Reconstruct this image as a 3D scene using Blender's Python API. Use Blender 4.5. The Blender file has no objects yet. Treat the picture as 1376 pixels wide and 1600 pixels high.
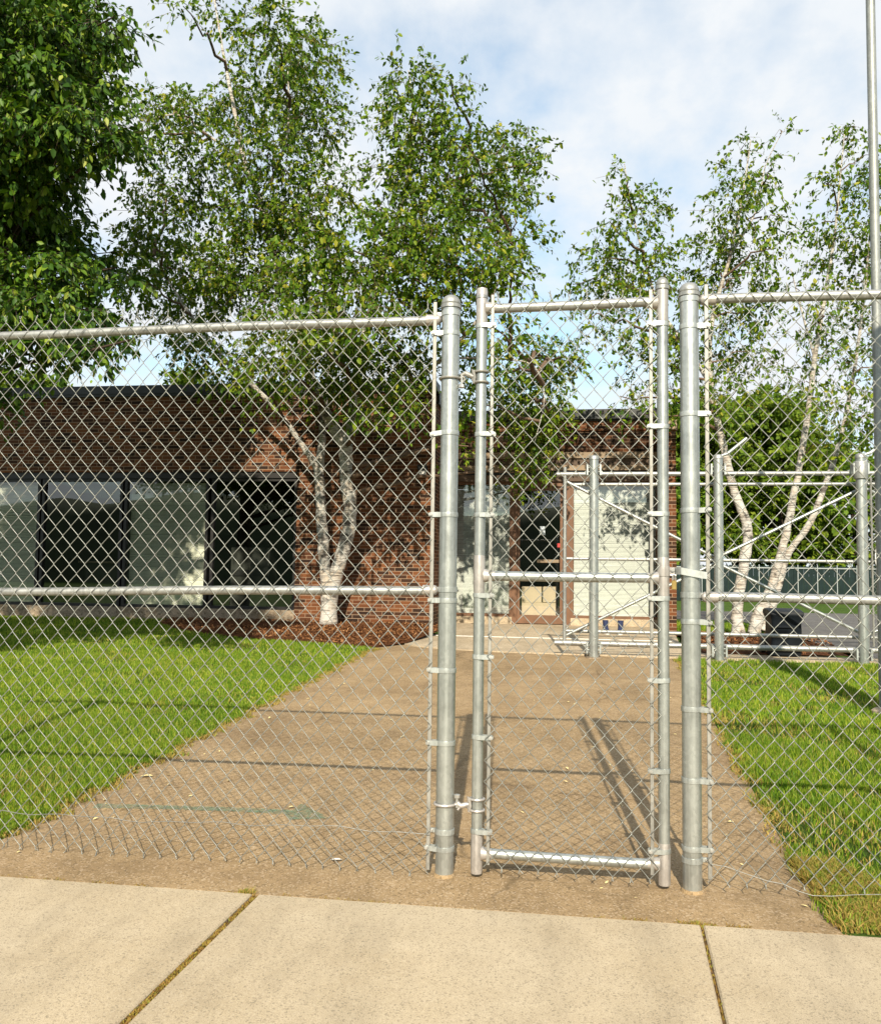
import bpy, math, random
import numpy as np
from mathutils import Vector, Matrix
random.seed(7); RNG = np.random.default_rng(11)
SC = bpy.context.scene; COL = SC.collection
R_ = math.radians

# ------------------------------------------------------------------ camera
F = 1380.0; CX, CY, CAMH = 688.0, 800.0, 1.35
YAW, PIT, ROLL = R_(8.5), R_(3.75), 0.0128
_f = np.array([-math.sin(YAW)*math.cos(PIT), math.cos(YAW)*math.cos(PIT), math.sin(PIT)])
_r = np.array([math.cos(YAW), math.sin(YAW), 0.0]); _u = np.cross(_r, _f)
_r, _u = math.cos(ROLL)*_r + math.sin(ROLL)*_u, math.cos(ROLL)*_u - math.sin(ROLL)*_r
def at(px, py, Y):                       # where a sight line meets the vertical plane at depth Y
    d = _f + _r*(px-CX)/F - _u*(py-CY)/F
    return np.array([0, 0, CAMH]) + d*Y/d[1]
cam = bpy.data.cameras.new('camera'); co = bpy.data.objects.new('camera', cam); COL.objects.link(co)
m = Matrix(((_r[0], _u[0], -_f[0], 0), (_r[1], _u[1], -_f[1], 0), (_r[2], _u[2], -_f[2], CAMH), (0, 0, 0, 1)))
co.matrix_world = m
cam.sensor_fit = 'VERTICAL'; cam.sensor_height = 24.0; cam.lens = 24.0*F/1600.0
cam.clip_end = 2000; cam.clip_start = 0.05
SC.camera = co

# ------------------------------------------------------------------ terrain height
SL = 0.028
def G(y):                                # path, walkway and everything beyond
    if y < 12.4: return SL*(y-3.5)
    if y < 19: return 0.249
    return 0.249 - 0.0118*(y-19)
def GL(y): return SL*(min(y, 17.0)-3.5)  # lawn and beds keep rising to the wall

# ------------------------------------------------------------------ materials
def mat(name):
    m = bpy.data.materials.new(name); m.use_nodes = True
    nt = m.node_tree; nt.nodes.clear()
    return m, nt
class N:
    def __init__(s, nt): s.nt = nt
    def __call__(s, t, **kw):
        n = s.nt.nodes.new(t)
        for k, v in kw.items():
            if k.startswith('_'): setattr(n, k[1:], v)
        return n
    def link(s, a, b): s.nt.links.new(a, b)
    def coord(s): return s('ShaderNodeTexCoord').outputs['Object']
    def mapping(s, vec, sc=(1,1,1), loc=(0,0,0)):
        n = s('ShaderNodeMapping'); s.link(vec, n.inputs[0]); n.inputs['Scale'].default_value = sc; n.inputs['Location'].default_value = loc
        return n.outputs[0]
    def noise(s, vec, scale, detail=4, rough=0.55):
        n = s('ShaderNodeTexNoise'); s.link(vec, n.inputs['Vector'])
        n.inputs['Scale'].default_value = scale; n.inputs['Detail'].default_value = detail; n.inputs['Roughness'].default_value = rough
        return n.outputs['Fac']
    def voro(s, vec, scale, out='Distance'):
        n = s('ShaderNodeTexVoronoi'); s.link(vec, n.inputs['Vector']); n.inputs['Scale'].default_value = scale
        return n.outputs[out]
    def ramp(s, fac, stops, interp='LINEAR'):
        n = s('ShaderNodeValToRGB'); s.link(fac, n.inputs[0]); e = n.color_ramp.elements; n.color_ramp.interpolation = interp
        while len(e) < len(stops): e.new(0.5)
        for el, (p, c) in zip(e, stops):
            el.position = p; el.color = (c, c, c, 1) if isinstance(c, (int, float)) else (*c, 1)
        return n.outputs[0]
    def mix(s, fac, a, b, mode='MIX'):
        n = s('ShaderNodeMix', _data_type='RGBA', _blend_type=mode)
        for sock, v in ((n.inputs[0], fac), (n.inputs[6], a), (n.inputs[7], b)):
            if isinstance(v, (int, float)): sock.default_value = v
            elif isinstance(v, tuple): sock.default_value = (*v, 1)
            else: s.link(v, sock)
        return n.outputs[2]
    def math(s, op, a, b=0.0, clamp=False):
        n = s('ShaderNodeMath', _operation=op, _use_clamp=clamp)
        for sock, v in ((n.inputs[0], a), (n.inputs[1], b)):
            if isinstance(v, (int, float)): sock.default_value = v
            else: s.link(v, sock)
        return n.outputs[0]
    def bump(s, h, strength=0.3, dist=0.01):
        n = s('ShaderNodeBump'); s.link(h, n.inputs['Height']); n.inputs['Strength'].default_value = strength; n.inputs['Distance'].default_value = dist
        return n.outputs[0]
    def bsdf(s, col, rough=0.6, metal=0.0, normal=None, spec=0.5, **kw):
        n = s('ShaderNodeBsdfPrincipled')
        for k, v in (('Base Color', col), ('Roughness', rough), ('Metallic', metal), ('Specular IOR Level', spec)):
            if isinstance(v, tuple): n.inputs[k].default_value = (*v, 1)
            elif isinstance(v, (int, float)): n.inputs[k].default_value = v
            else: s.link(v, n.inputs[k])
        if normal is not None: s.link(normal, n.inputs['Normal'])
        return n.outputs[0]
    def out(s, sh, vol=None):
        o = s('ShaderNodeOutputMaterial'); s.link(sh, o.inputs['Surface'])
def simple(name, col, rough=0.6, metal=0.0, var=0.15, scale=6.0, spec=0.5, bump=0.0, bscale=80):
    m, nt = mat(name); n = N(nt); c = n.coord()
    f = n.noise(c, scale, 5)
    lo = tuple(v*(1-var) for v in col); hi = tuple(min(1, v*(1+var)) for v in col)
    cc = n.ramp(f, [(0.3, lo), (0.7, hi)])
    nrm = n.bump(n.noise(c, bscale, 3), bump, 0.004) if bump else None
    n.out(n.bsdf(cc, rough, metal, nrm, spec)); return m
def galv(name, col, rough, metal, streak=0.17):
    m, nt = mat(name); n = N(nt); c = n.coord()
    spx = n('ShaderNodeSeparateColor'); n.link(n.voro(n.mapping(c, (1, 1, 0.6)), 90, 'Color'), spx.inputs[0]); sp = n.ramp(spx.outputs[0], [(0.0, 0.15), (1.0, 0.85)])
    st = n.noise(n.mapping(c, (70, 70, 1.5)), 1.0, 4)
    bl = n.noise(c, 9, 4)
    f = n.math('ADD', n.math('MULTIPLY', st, 0.6), n.math('MULTIPLY', bl, 0.4))
    cc = n.ramp(f, [(0.34, tuple(v*(1-streak*1.6) for v in col)), (0.5, col), (0.66, tuple(min(1, v*(1+streak)) for v in col))])
    cc = n.mix(0.22, cc, sp, 'SOFT_LIGHT')
    rr = n.math('ADD', rough-0.08, n.math('MULTIPLY', bl, 0.16))
    n.out(n.bsdf(cc, rr, metal, n.bump(st, 0.08, 0.002))); return m
M = {}
M['galv'] = galv('galvanized_steel', (0.42, 0.445, 0.43), 0.40, 0.75)
M['galv_rail'] = galv('weathered_galvanized', (0.345, 0.352, 0.338), 0.48, 0.65)
M['galv_band'] = galv('bright_zinc', (0.42, 0.45, 0.44), 0.42, 0.6)
M['weld'] = galv('zinc_paint', (0.48, 0.455, 0.43), 0.42, 0.55)
M['wire'] = galv('wire_zinc', (0.26, 0.27, 0.25), 0.44, 0.5)
M['tension_wire'] = galv('tension_wire_zinc', (0.19, 0.195, 0.185), 0.5, 0.4)
M['bar'] = galv('dull_zinc', (0.29, 0.285, 0.26), 0.5, 0.4)
M['brass'] = simple('brass', (0.62, 0.44, 0.16), 0.3, 0.85, 0.1, 40)
M['bolt'] = galv('bolt_steel', (0.5, 0.5, 0.48), 0.4, 0.7)

def concrete(name, base, dark, pale, speck=260, rough=0.9, bump=0.25, stain=(0.6, 0.5, 0.4), pebble=None, cracks=False):
    m, nt = mat(name); n = N(nt); c = n.coord()
    big = n.noise(c, 0.9, 6, 0.6); mid = n.noise(c, 7, 6, 0.65); fine = n.noise(c, speck, 3, 0.7)
    col = n.ramp(mid, [(0.3, dark), (0.55, base), (0.8, pale)])
    col = n.mix(n.ramp(big, [(0.42, 0.0), (0.62, 0.55)]), col, stain, 'MULTIPLY')
    g = n.ramp(fine, [(0.30, 0.55), (0.5, 1.0), (0.70, 1.32)])
    col = n.mix(1.0, col, g, 'MULTIPLY')
    v = n.voro(c, speck*0.55, 'Color')
    vs = n('ShaderNodeSeparateColor'); n.link(v, vs.inputs[0])
    col = n.mix(n.math('MULTIPLY', n.ramp(vs.outputs[0], [(0.86, 0.0), (0.9, 1.0)]), 0.55), col, tuple(x*0.42 for x in dark))
    col = n.mix(n.math('MULTIPLY', n.ramp(vs.outputs[1], [(0.84, 0.0), (0.88, 1.0)]), 0.6), col, pebble or pale)
    gi = n('ShaderNodeNewGeometry').outputs['Random Per Island']; col = n.mix(1.0, col, n.ramp(gi, [(0.0, 0.91), (1.0, 1.06)]), 'MULTIPLY')
    wear = n.noise(n.mapping(c, (1.6, 0.5, 1)), 1.7, 6, 0.62); col = n.mix(1.0, col, n.ramp(wear, [(0.32, 0.80), (0.5, 1.0), (0.7, 1.10)]), 'MULTIPLY')
    if cracks:
        dn_ = n('ShaderNodeTexNoise'); n.link(c, dn_.inputs['Vector']); dn_.inputs['Scale'].default_value = 2.5; dn_.inputs['Detail'].default_value = 6
        wv = n('ShaderNodeVectorMath', _operation='MULTIPLY_ADD'); n.link(dn_.outputs['Color'], wv.inputs[0]); wv.inputs[1].default_value = (0.35, 0.35, 0.0); n.link(c, wv.inputs[2])
        vc = n('ShaderNodeTexVoronoi', _feature='DISTANCE_TO_EDGE'); n.link(n.mapping(wv.outputs[0], (0.55, 0.8, 1)), vc.inputs['Vector']); vc.inputs['Scale'].default_value = 0.9
        ck = n.math('MULTIPLY', n.ramp(vc.outputs['Distance'], [(0.0, 1.0), (0.008, 0.0)]), n.ramp(n.noise(c, 0.9, 3), [(0.45, 0.0), (0.58, 0.6)]))
        col = n.mix(ck, col, tuple(x*0.3 for x in dark))
        sx_ = n('ShaderNodeSeparateXYZ'); n.link(c, sx_.inputs[0]); yj = n.math('FRACT', n.math('DIVIDE', n.math('SUBTRACT', sx_.outputs[1], 3.95), 1.52))
        jl = n.math('MULTIPLY', n.ramp(yj, [(0.0, 1.0), (0.008, 0.0)]), n.ramp(n.noise(c, 3.0, 3), [(0.35, 0.15), (0.6, 0.55)])); col = n.mix(jl, col, tuple(x*0.4 for x in dark))
        bl_ = n.noise(n.mapping(c, (0.5, 1.6, 1), (3, 1, 0)), 1.3, 5, 0.6); col = n.mix(n.ramp(bl_, [(0.5, 0.0), (0.66, 0.26)]), col, (0.16, 0.105, 0.06))
    spots = n.voro(c, 3.1); 
    col = n.mix(n.ramp(spots, [(0.012, 0.6), (0.03, 0.0)]), col, tuple(x*0.35 for x in dark))
    h = n.math('ADD', fine, n.math('MULTIPLY', vs.outputs[2], 0.5))
    n.out(n.bsdf(col, rough, 0, n.bump(h, bump, 0.004), 0.25)); return m
M['sidewalk'] = concrete('sidewalk_concrete', (0.44, 0.368, 0.262), (0.415, 0.345, 0.244), (0.465, 0.392, 0.285), 330, stain=(0.86, 0.82, 0.74))
M['path'] = concrete('brown_aggregate', (0.315, 0.225, 0.125), (0.255, 0.180, 0.098), (0.37, 0.27, 0.157), 230, stain=(0.80, 0.76, 0.69), bump=0.35, pebble=(0.45, 0.35, 0.24), cracks=True)
M['walkway'] = concrete('walkway_concrete', (0.46, 0.38, 0.27), (0.39, 0.315, 0.22), (0.51, 0.43, 0.32), 120, stain=(0.8, 0.76, 0.7))
M['asphalt'] = concrete('asphalt', (0.13, 0.125, 0.12), (0.10, 0.095, 0.09), (0.16, 0.155, 0.15), 60, stain=(0.85, 0.83, 0.8))
M['base_course'] = concrete('foundation_concrete', (0.33, 0.27, 0.20), (0.24, 0.19, 0.13), (0.40, 0.33, 0.25), 60)
M['soil'] = simple('joint_dirt', (0.11, 0.068, 0.032), 0.95, 0, 0.5, 40, 0.2, 0.6, 120)

def lawn_mat():
    m, nt = mat('lawn_soil'); n = N(nt); c = n.coord()
    f = n.noise(c, 1.3, 5); g = n.noise(c, 90, 4, 0.7)
    col = n.ramp(f, [(0.3, (0.035, 0.07, 0.012)), (0.6, (0.07, 0.12, 0.018)), (0.75, (0.12, 0.13, 0.03))])
    col = n.mix(1.0, col, n.ramp(g, [(0.3, 0.5), (0.7, 1.5)]), 'MULTIPLY')
    n.out(n.bsdf(col, 0.95, 0, n.bump(g, 0.8, 0.03), 0.1)); return m
M['lawn'] = lawn_mat()
def leaf_mat(name, stops, trans=0.35, rough=0.45, spec=0.35, patch=0.9, patchcol=(0.8, 0.9, 0.7)):
    m, nt = mat(name); n = N(nt)
    gm = n('ShaderNodeNewGeometry'); col = n.ramp(gm.outputs['Random Per Island'], stops)
    c = n.coord(); f = n.noise(c, patch, 3)
    col = n.mix(n.ramp(f, [(0.35, 0.55), (0.6, 0.0)]), col, patchcol, 'MULTIPLY')
    b = n.bsdf(col, rough, 0, None, spec)
    t = n('ShaderNodeBsdfTranslucent'); 
    tc = n.mix(1.0, col, (1.25, 1.35, 0.55), 'MULTIPLY'); n.link(tc, t.inputs[0])
    mx = n('ShaderNodeMixShader'); mx.inputs[0].default_value = trans; n.link(b, mx.inputs[1]); n.link(t.outputs[0], mx.inputs[2])
    n.out(mx.outputs[0]); return m
M['grass'] = leaf_mat('grass_blades', [(0.0, (0.060, 0.145, 0.008)), (0.35, (0.142, 0.240, 0.016)), (0.70, (0.25, 0.34, 0.026)), (0.88, (0.38, 0.41, 0.035)), (0.965, (0.40, 0.34, 0.10)), (1.0, (0.45, 0.36, 0.15))], 0.3, 0.55, 0.25, 1.4, (0.5, 0.70, 0.55))
M['dry_grass'] = leaf_mat('dry_grass', [(0.0, (0.30, 0.20, 0.06)), (0.5, (0.40, 0.28, 0.08)), (0.8, (0.26, 0.26, 0.05)), (1.0, (0.12, 0.2, 0.03))], 0.2, 0.7, 0.2)
M['moss'] = leaf_mat('joint_moss', [(0.0, (0.16, 0.09, 0.03)), (0.5, (0.30, 0.185, 0.05)), (0.85, (0.30, 0.24, 0.05)), (1.0, (0.20, 0.22, 0.04))], 0.15, 0.8, 0.15)
M['birch_leaf'] = leaf_mat('birch_leaves', [(0.0, (0.036, 0.088, 0.007)), (0.4, (0.080, 0.155, 0.008)), (0.75, (0.145, 0.22, 0.010)), (0.93, (0.22, 0.265, 0.014)), (1.0, (0.32, 0.29, 0.03))], 0.24, 0.5, 0.22)
M['linden_leaf'] = leaf_mat('linden_leaves', [(0.0, (0.020, 0.058, 0.006)), (0.5, (0.048, 0.112, 0.008)), (0.82, (0.105, 0.185, 0.012)), (0.97, (0.19, 0.26, 0.025)), (1.0, (0.30, 0.33, 0.06))], 0.14, 0.5, 0.25)
M['far_leaf'] = leaf_mat('sunny_leaves', [(0.0, (0.07, 0.125, 0.012)), (0.5, (0.13, 0.20, 0.016)), (1.0, (0.22, 0.275, 0.022))], 0.3, 0.6, 0.2, 0.12)
M['far_leaf2'] = leaf_mat('mixed_leaves', [(0.0, (0.06, 0.13, 0.012)), (0.5, (0.12, 0.21, 0.016)), (1.0, (0.22, 0.28, 0.025))], 0.3, 0.6, 0.2, 0.12)
def bark(name, white, dark, scale=1.0, tan=(0.5, 0.36, 0.22)):
    m, nt = mat(name); n = N(nt); c = n.coord()
    a = n.noise(n.mapping(c, (3*scale, 3*scale, 30*scale)), 1.6, 5, 0.65)
    b = n.noise(n.mapping(c, (5*scale, 5*scale, 9*scale)), 1.1, 5, 0.6)
    k = n.noise(c, 6*scale, 3)
    col = n.mix(n.ramp(k, [(0.45, 0.0), (0.65, 0.6)]), white, tan)
    col = n.mix(n.ramp(a, [(0.50, 0.0), (0.62, 0.8)]), col, tuple(x*2.2 for x in dark))
    col = n.mix(n.ramp(b, [(0.55, 0.0), (0.66, 0.9)]), col, dark)
    g = n.noise(n.mapping(c, (2.2*scale, 2.2*scale, 5*scale), (4, 2, 1)), 1.0, 6, 0.7); col = n.mix(n.ramp(g, [(0.57, 0.0), (0.62, 0.85)]), col, tuple(x*1.3 for x in dark))
    n.out(n.bsdf(col, 0.75, 0, n.bump(n.math('ADD', a, b), 0.9, 0.03), 0.3)); return m
M['birch_bark'] = bark('birch_bark', (0.56, 0.54, 0.495), (0.05, 0.04, 0.034), 1.0, (0.42, 0.33, 0.23))
M['branch_bark'] = simple('branch_bark', (0.13, 0.085, 0.055), 0.85, 0, 0.4, 20, 0.3)
M['dark_bark'] = simple('dark_bark', (0.045, 0.032, 0.022), 0.9, 0, 0.4, 12, 0.2)
def mulch_mat(name, stops):
    m, nt = mat(name); n = N(nt)
    gm = n('ShaderNodeNewGeometry'); col = n.ramp(gm.outputs['Random Per Island'], stops)
    n.out(n.bsdf(col, 0.9, 0, None, 0.2)); return m
M['chips'] = mulch_mat('bark_chips', [(0.0, (0.055, 0.022, 0.009)), (0.5, (0.165, 0.07, 0.026)), (0.85, (0.27, 0.12, 0.046)), (1.0, (0.40, 0.22, 0.10))])
M['mulch'] = simple('mulch_ground', (0.095, 0.038, 0.016), 0.95, 0, 0.6, 30, 0.1, 0.9, 60)

def brick(name, dk=1.0):
    m, nt = mat(name); n = N(nt); c = n.coord()
    sx = n('ShaderNodeSeparateXYZ'); n.link(c, sx.inputs[0])
    cb = n('ShaderNodeCombineXYZ'); n.link(n.math('ADD', sx.outputs[0], sx.outputs[1]), cb.inputs[0]); n.link(sx.outputs[2], cb.inputs[1])
    w = n('ShaderNodeMix', _data_type='VECTOR'); 
    b = n('ShaderNodeTexBrick'); n.link(cb.outputs[0], b.inputs['Vector'])
    b.offset = 0.5; b.squash = 1.0
    for k, v in (('Scale', 1.0), ('Mortar Size', 0.0055), ('Mortar Smooth', 0.15), ('Bias', 0.0), ('Brick Width', 0.225), ('Row Height', 0.0677)): b.inputs[k].default_value = v
    b.inputs['Color1'].default_value = (0, 0, 0, 1); b.inputs['Color2'].default_value = (1, 1, 1, 1); b.inputs['Mortar'].default_value = (0.5, 0.5, 0.5, 1)
    bc = n.ramp(b.outputs['Color'], [(0.0, (0.026, 0.014, 0.009)), (0.25, (0.068, 0.029, 0.014)), (0.6, (0.155, 0.055, 0.021)), (0.85, (0.215, 0.08, 0.028)), (1.0, (0.13, 0.042, 0.016))])
    fn = n.noise(c, 60, 4, 0.7); bg = n.noise(c, 0.7, 4)
    bc = n.mix(1.0, bc, n.ramp(fn, [(0.3, 0.6), (0.7, 1.3)]), 'MULTIPLY')
    bc = n.mix(1.0, bc, n.ramp(bg, [(0.3, 0.66), (0.7, 0.95)]), 'MULTIPLY')
    col = n.mix(b.outputs['Fac'], bc, (0.30, 0.205, 0.135))
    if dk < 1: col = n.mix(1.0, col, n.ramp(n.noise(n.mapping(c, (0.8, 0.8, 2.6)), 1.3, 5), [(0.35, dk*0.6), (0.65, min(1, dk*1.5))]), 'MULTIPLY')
    h = n.math('SUBTRACT', n.math('MULTIPLY', fn, 0.25), b.outputs['Fac'])
    n.out(n.bsdf(col, 0.85, 0, n.bump(h, 0.6, 0.008), 0.25)); return m
M['brick'] = brick('red_brick'); M['brick_dark'] = brick('dark_brick', 0.5)  # second brick is darker overall, in uneven horizontal patches
M['dark_frame'] = simple('dark_bronze_frame', (0.022, 0.020, 0.020), 0.45, 0.2, 0.2)
M['fascia'] = simple('dark_fascia_metal', (0.030, 0.033, 0.034), 0.5, 0.2, 0.15)
M['wood'] = simple('brown_door_paint', (0.145, 0.070, 0.034), 0.5, 0, 0.2, 5)
M['header_tan'] = simple('tan_header', (0.25, 0.185, 0.12), 0.7, 0, 0.15, 5)
M['header_brown'] = simple('brown_header', (0.095, 0.062, 0.04), 0.7, 0, 0.2, 5)
M['old_board'] = simple('stained_board', (0.075, 0.048, 0.028), 0.8, 0, 0.55, 2.2)
M['cap'] = simple('stone_cap', (0.33, 0.25, 0.17), 0.8, 0, 0.2, 8)
M['white'] = simple('white_paint', (0.75, 0.74, 0.70), 0.5, 0, 0.05)
M['black'] = simple('black_plastic', (0.012, 0.014, 0.015), 0.45, 0, 0.2)
M['bin'] = simple('bin_plastic', (0.007, 0.010, 0.014), 0.5, 0, 0.15, 8, 0.18)
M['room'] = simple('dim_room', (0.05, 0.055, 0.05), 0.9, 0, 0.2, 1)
M['blind'] = simple('blind_slats', (0.90, 0.91, 0.79), 0.6, 0, 0.05, 2)
M['blind_warm'] = simple('entry_blind_slats', (0.74, 0.79, 0.73), 0.6, 0, 0.04, 2)
M['carton'] = simple('pale_carton', (0.62, 0.52, 0.36), 0.8, 0, 0.08, 4)
M['navy'] = simple('navy_fabric', (0.015, 0.025, 0.075), 0.8, 0, 0.2, 30)
M['red'] = simple('red_sticker', (0.5, 0.03, 0.03), 0.6)
M['paper'] = simple('paper', (0.62, 0.70, 0.76), 0.8, 0, 0.08, 25)
M['green_slat'] = simple('green_vinyl', (0.007, 0.019, 0.019), 0.7, 0, 0.25, 3, 0.2)
M['grey_post'] = simple('grey_post', (0.30, 0.33, 0.33), 0.5, 0.3, 0.1)
M['pole'] = galv('pole_zinc', (0.27, 0.285, 0.275), 0.5, 0.4)
M['ridge_green'] = simple('distant_green', (0.035, 0.05, 0.02), 1.0, 0, 0.5, 0.2)
M['pale_leaf'] = simple('fallen_leaf_tissue', (0.72, 0.60, 0.28), 0.7, 0, 0.3, 60)
M['white_leaf'] = simple('bleached_leaf', (0.74, 0.70, 0.62), 0.7, 0, 0.1, 60)
def glass(name, tint, refl):
    m, nt = mat(name); n = N(nt)
    t = n('ShaderNodeBsdfTransparent'); t.inputs[0].default_value = (*tint, 1)
    g = n('ShaderNodeBsdfGlossy'); g.inputs['Roughness'].default_value = 0.0; g.inputs[0].default_value = (0.93, 0.97, 0.95, 1)
    nz = n.noise(n.coord(), 1.2, 2); n.link(n.bump(nz, 0.02, 0.02), g.inputs['Normal'])
    fr = n('ShaderNodeFresnel'); fr.inputs[0].default_value = 1.5
    f = n.math('ADD', n.math('MULTIPLY', fr.outputs[0], 1.5), refl, True)
    mx = n('ShaderNodeMixShader'); n.link(f, mx.inputs[0]); n.link(t.outputs[0], mx.inputs[1]); n.link(g.outputs[0], mx.inputs[2])
    n.out(mx.outputs[0]); return m
M['glass'] = glass('window_glass', (0.95, 0.97, 0.93), 0.07)
M['glass_entry'] = glass('entry_glass', (0.95, 0.955, 0.945), 0.09)
def worn_paint():
    m, nt = mat('worn_teal_paint'); n = N(nt); c = n.coord()
    f = n.noise(c, 26, 5, 0.7); g = n.noise(c, 150, 3)
    a = n.math('MULTIPLY', n.ramp(f, [(0.36, 0.10), (0.62, 0.58)]), n.ramp(g, [(0.35, 0.5), (0.6, 1.0)]))
    b = n.bsdf((0.085, 0.24, 0.175), 0.8, 0, None, 0.2)
    t = n('ShaderNodeBsdfTransparent'); mx = n('ShaderNodeMixShader')
    n.link(a, mx.inputs[0]); n.link(t.outputs[0], mx.inputs[1]); n.link(b, mx.inputs[2]); n.out(mx.outputs[0]); return m
M['teal'] = worn_paint()

# ------------------------------------------------------------------ mesh building
BASE = {}
def _link(o, parent):
    COL.objects.link(o)
    if parent is not None:
        o.parent = parent; BASE[o.name] = BASE[parent.name]
    return o
def tag(o, label=None, cat=None, group=None, kind=None):
    for k, v in (('label', label), ('category', cat), ('group', group), ('kind', kind)):
        if v: o[k] = v
    return o
def thing(name, loc, label, cat, group=None):
    o = bpy.data.objects.new(name, None); o.location = loc; o.empty_display_size = 0.1; COL.objects.link(o)
    BASE[o.name] = np.array(loc, float)
    return tag(o, label, cat, group)
class MB:
    def __init__(s): s.v = []; s.f = []; s.n = 0
    def add(s, V, Fc):
        V = np.asarray(V, float).reshape(-1, 3)
        s.f += [tuple(i + s.n for i in f) for f in Fc]; s.v.append(V); s.n += len(V); return s
    def box(s, a, b):
        x0, y0, z0 = a; x1, y1, z1 = b
        V = [(x0,y0,z0),(x1,y0,z0),(x1,y1,z0),(x0,y1,z0),(x0,y0,z1),(x1,y0,z1),(x1,y1,z1),(x0,y1,z1)]
        return s.add(V, [(0,3,2,1),(4,5,6,7),(0,1,5,4),(1,2,6,5),(2,3,7,6),(3,0,4,7)])
    def bbox(s, a, b, r=0.01):           # box with chamfered vertical and horizontal edges
        x0, y0, z0 = a; x1, y1, z1 = b; V = []; Fc = []
        for z, k in ((z0, r), (z0+r, 0), (z1-r, 0), (z1, r)):
            V += [(x0+k+r, y0+k, z), (x1-k-r, y0+k, z), (x1-k, y0+k+r, z), (x1-k, y1-k-r, z), (x1-k-r, y1-k, z), (x0+k+r, y1-k, z), (x0+k, y1-k-r, z), (x0+k, y0+k+r, z)]
        for L in range(3):
            for i in range(8):
                j = (i+1) % 8; Fc.append((L*8+i, L*8+j, L*8+8+j, L*8+8+i))
        Fc += [tuple(range(7, -1, -1)), tuple(range(24, 32))]
        return s.add(V, Fc)
    def tube(s, P, r, n=10, cap=True, ref=None):
        P = [Vector(p) for p in P]; k = len(P)
        rr = [r]*k if isinstance(r, (int, float)) else list(r)
        T = []
        for i in range(k):
            t = (P[min(i+1, k-1)] - P[max(i-1, 0)]); T.append(t.normalized() if t.length > 1e-9 else Vector((0, 0, 1)))
        a = Vector(ref) if ref else (Vector((0, 1, 0)) if abs(T[0].y) < 0.9 else Vector((1, 0, 0)))
        V = []
        for i in range(k):
            a = (a - T[i]*a.dot(T[i])); a.normalize(); b = T[i].cross(a)
            for q in range(n):
                th = 2*math.pi*q/n; V.append(P[i] + (a*math.cos(th) + b*math.sin(th))*rr[i])
        Fc = [(i*n+q, i*n+(q+1) % n, (i+1)*n+(q+1) % n, (i+1)*n+q) for i in range(k-1) for q in range(n)]
        if cap: Fc += [tuple(range(n-1, -1, -1)), tuple(range((k-1)*n, k*n))]
        return s.add([tuple(v) for v in V], Fc)
    def lathe(s, c, prof, n=24):         # prof: list of (radius, z) around a vertical axis
        V = []; k = len(prof)
        for r, z in prof:
            for q in range(n):
                th = 2*math.pi*q/n; V.append((c[0]+r*math.cos(th), c[1]+r*math.sin(th), c[2]+z))
        Fc = [(i*n+q, i*n+(q+1) % n, (i+1)*n+(q+1) % n, (i+1)*n+q) for i in range(k-1) for q in range(n)]
        if prof[0][0] > 1e-6: Fc.append(tuple(range(n-1, -1, -1)))
        if prof[-1][0] > 1e-6: Fc.append(tuple(range((k-1)*n, k*n)))
        return s.add(V, Fc)
    def sheet(s, poly, z):               # flat polygon, z a number or function of y
        zf = z if callable(z) else (lambda x, y: z)
        return s.add([(x, y, zf(x, y)) for x, y in poly], [tuple(range(len(poly)))])
    def grid(s, xs, ys, z):
        V = [(x, y, z(x, y)) for y in ys for x in xs]; w = len(xs)
        return s.add(V, [(j*w+i, j*w+i+1, (j+1)*w+i+1, (j+1)*w+i) for j in range(len(ys)-1) for i in range(w-1)])
    def build(s, name, mt, parent=None, smooth=True, label=None, loc=None, auto=True):
        V = np.concatenate(s.v) if s.v else np.zeros((0, 3))
        base = BASE[parent.name] if parent is not None else (np.array(loc, float) if loc is not None else np.zeros(3))
        me = bpy.data.meshes.new(name); me.from_pydata((V - base).tolist(), [], s.f); me.update()
        if smooth:
            me.polygons.foreach_set('use_smooth', [True]*len(me.polygons))
            if auto: me.set_sharp_from_angle(angle=R_(40))
        me.materials.append(mt)
        o = bpy.data.objects.new(name, me)
        if parent is None: o.location = base; COL.objects.link(o); BASE[o.name] = base
        else: _link(o, parent)
        if label: o['label'] = label
        return o
def np_mesh(name, V, Q, mt, parent=None, loc=None, smooth=False):
    base = BASE[parent.name] if parent is not None else (np.array(loc, float) if loc is not None else np.zeros(3))
    V = np.asarray(V, float).reshape(-1, 3) - base; Q = np.asarray(Q, np.int32); k = Q.shape[1]
    me = bpy.data.meshes.new(name)
    me.vertices.add(len(V)); me.vertices.foreach_set('co', V.astype(np.float32).ravel())
    me.loops.add(Q.size); me.loops.foreach_set('vertex_index', Q.ravel())
    me.polygons.add(len(Q)); me.polygons.foreach_set('loop_start', np.arange(0, Q.size, k, dtype=np.int32))
    try: me.polygons.foreach_set('loop_total', np.full(len(Q), k, np.int32))
    except Exception: pass
    if smooth: me.polygons.foreach_set('use_smooth', np.ones(len(Q), bool))
    me.update(calc_edges=True); me.validate()
    me.materials.append(mt)
    o = bpy.data.objects.new(name, me)
    if parent is None: o.location = base; COL.objects.link(o); BASE[o.name] = base
    else: _link(o, parent)
    return o
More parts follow.
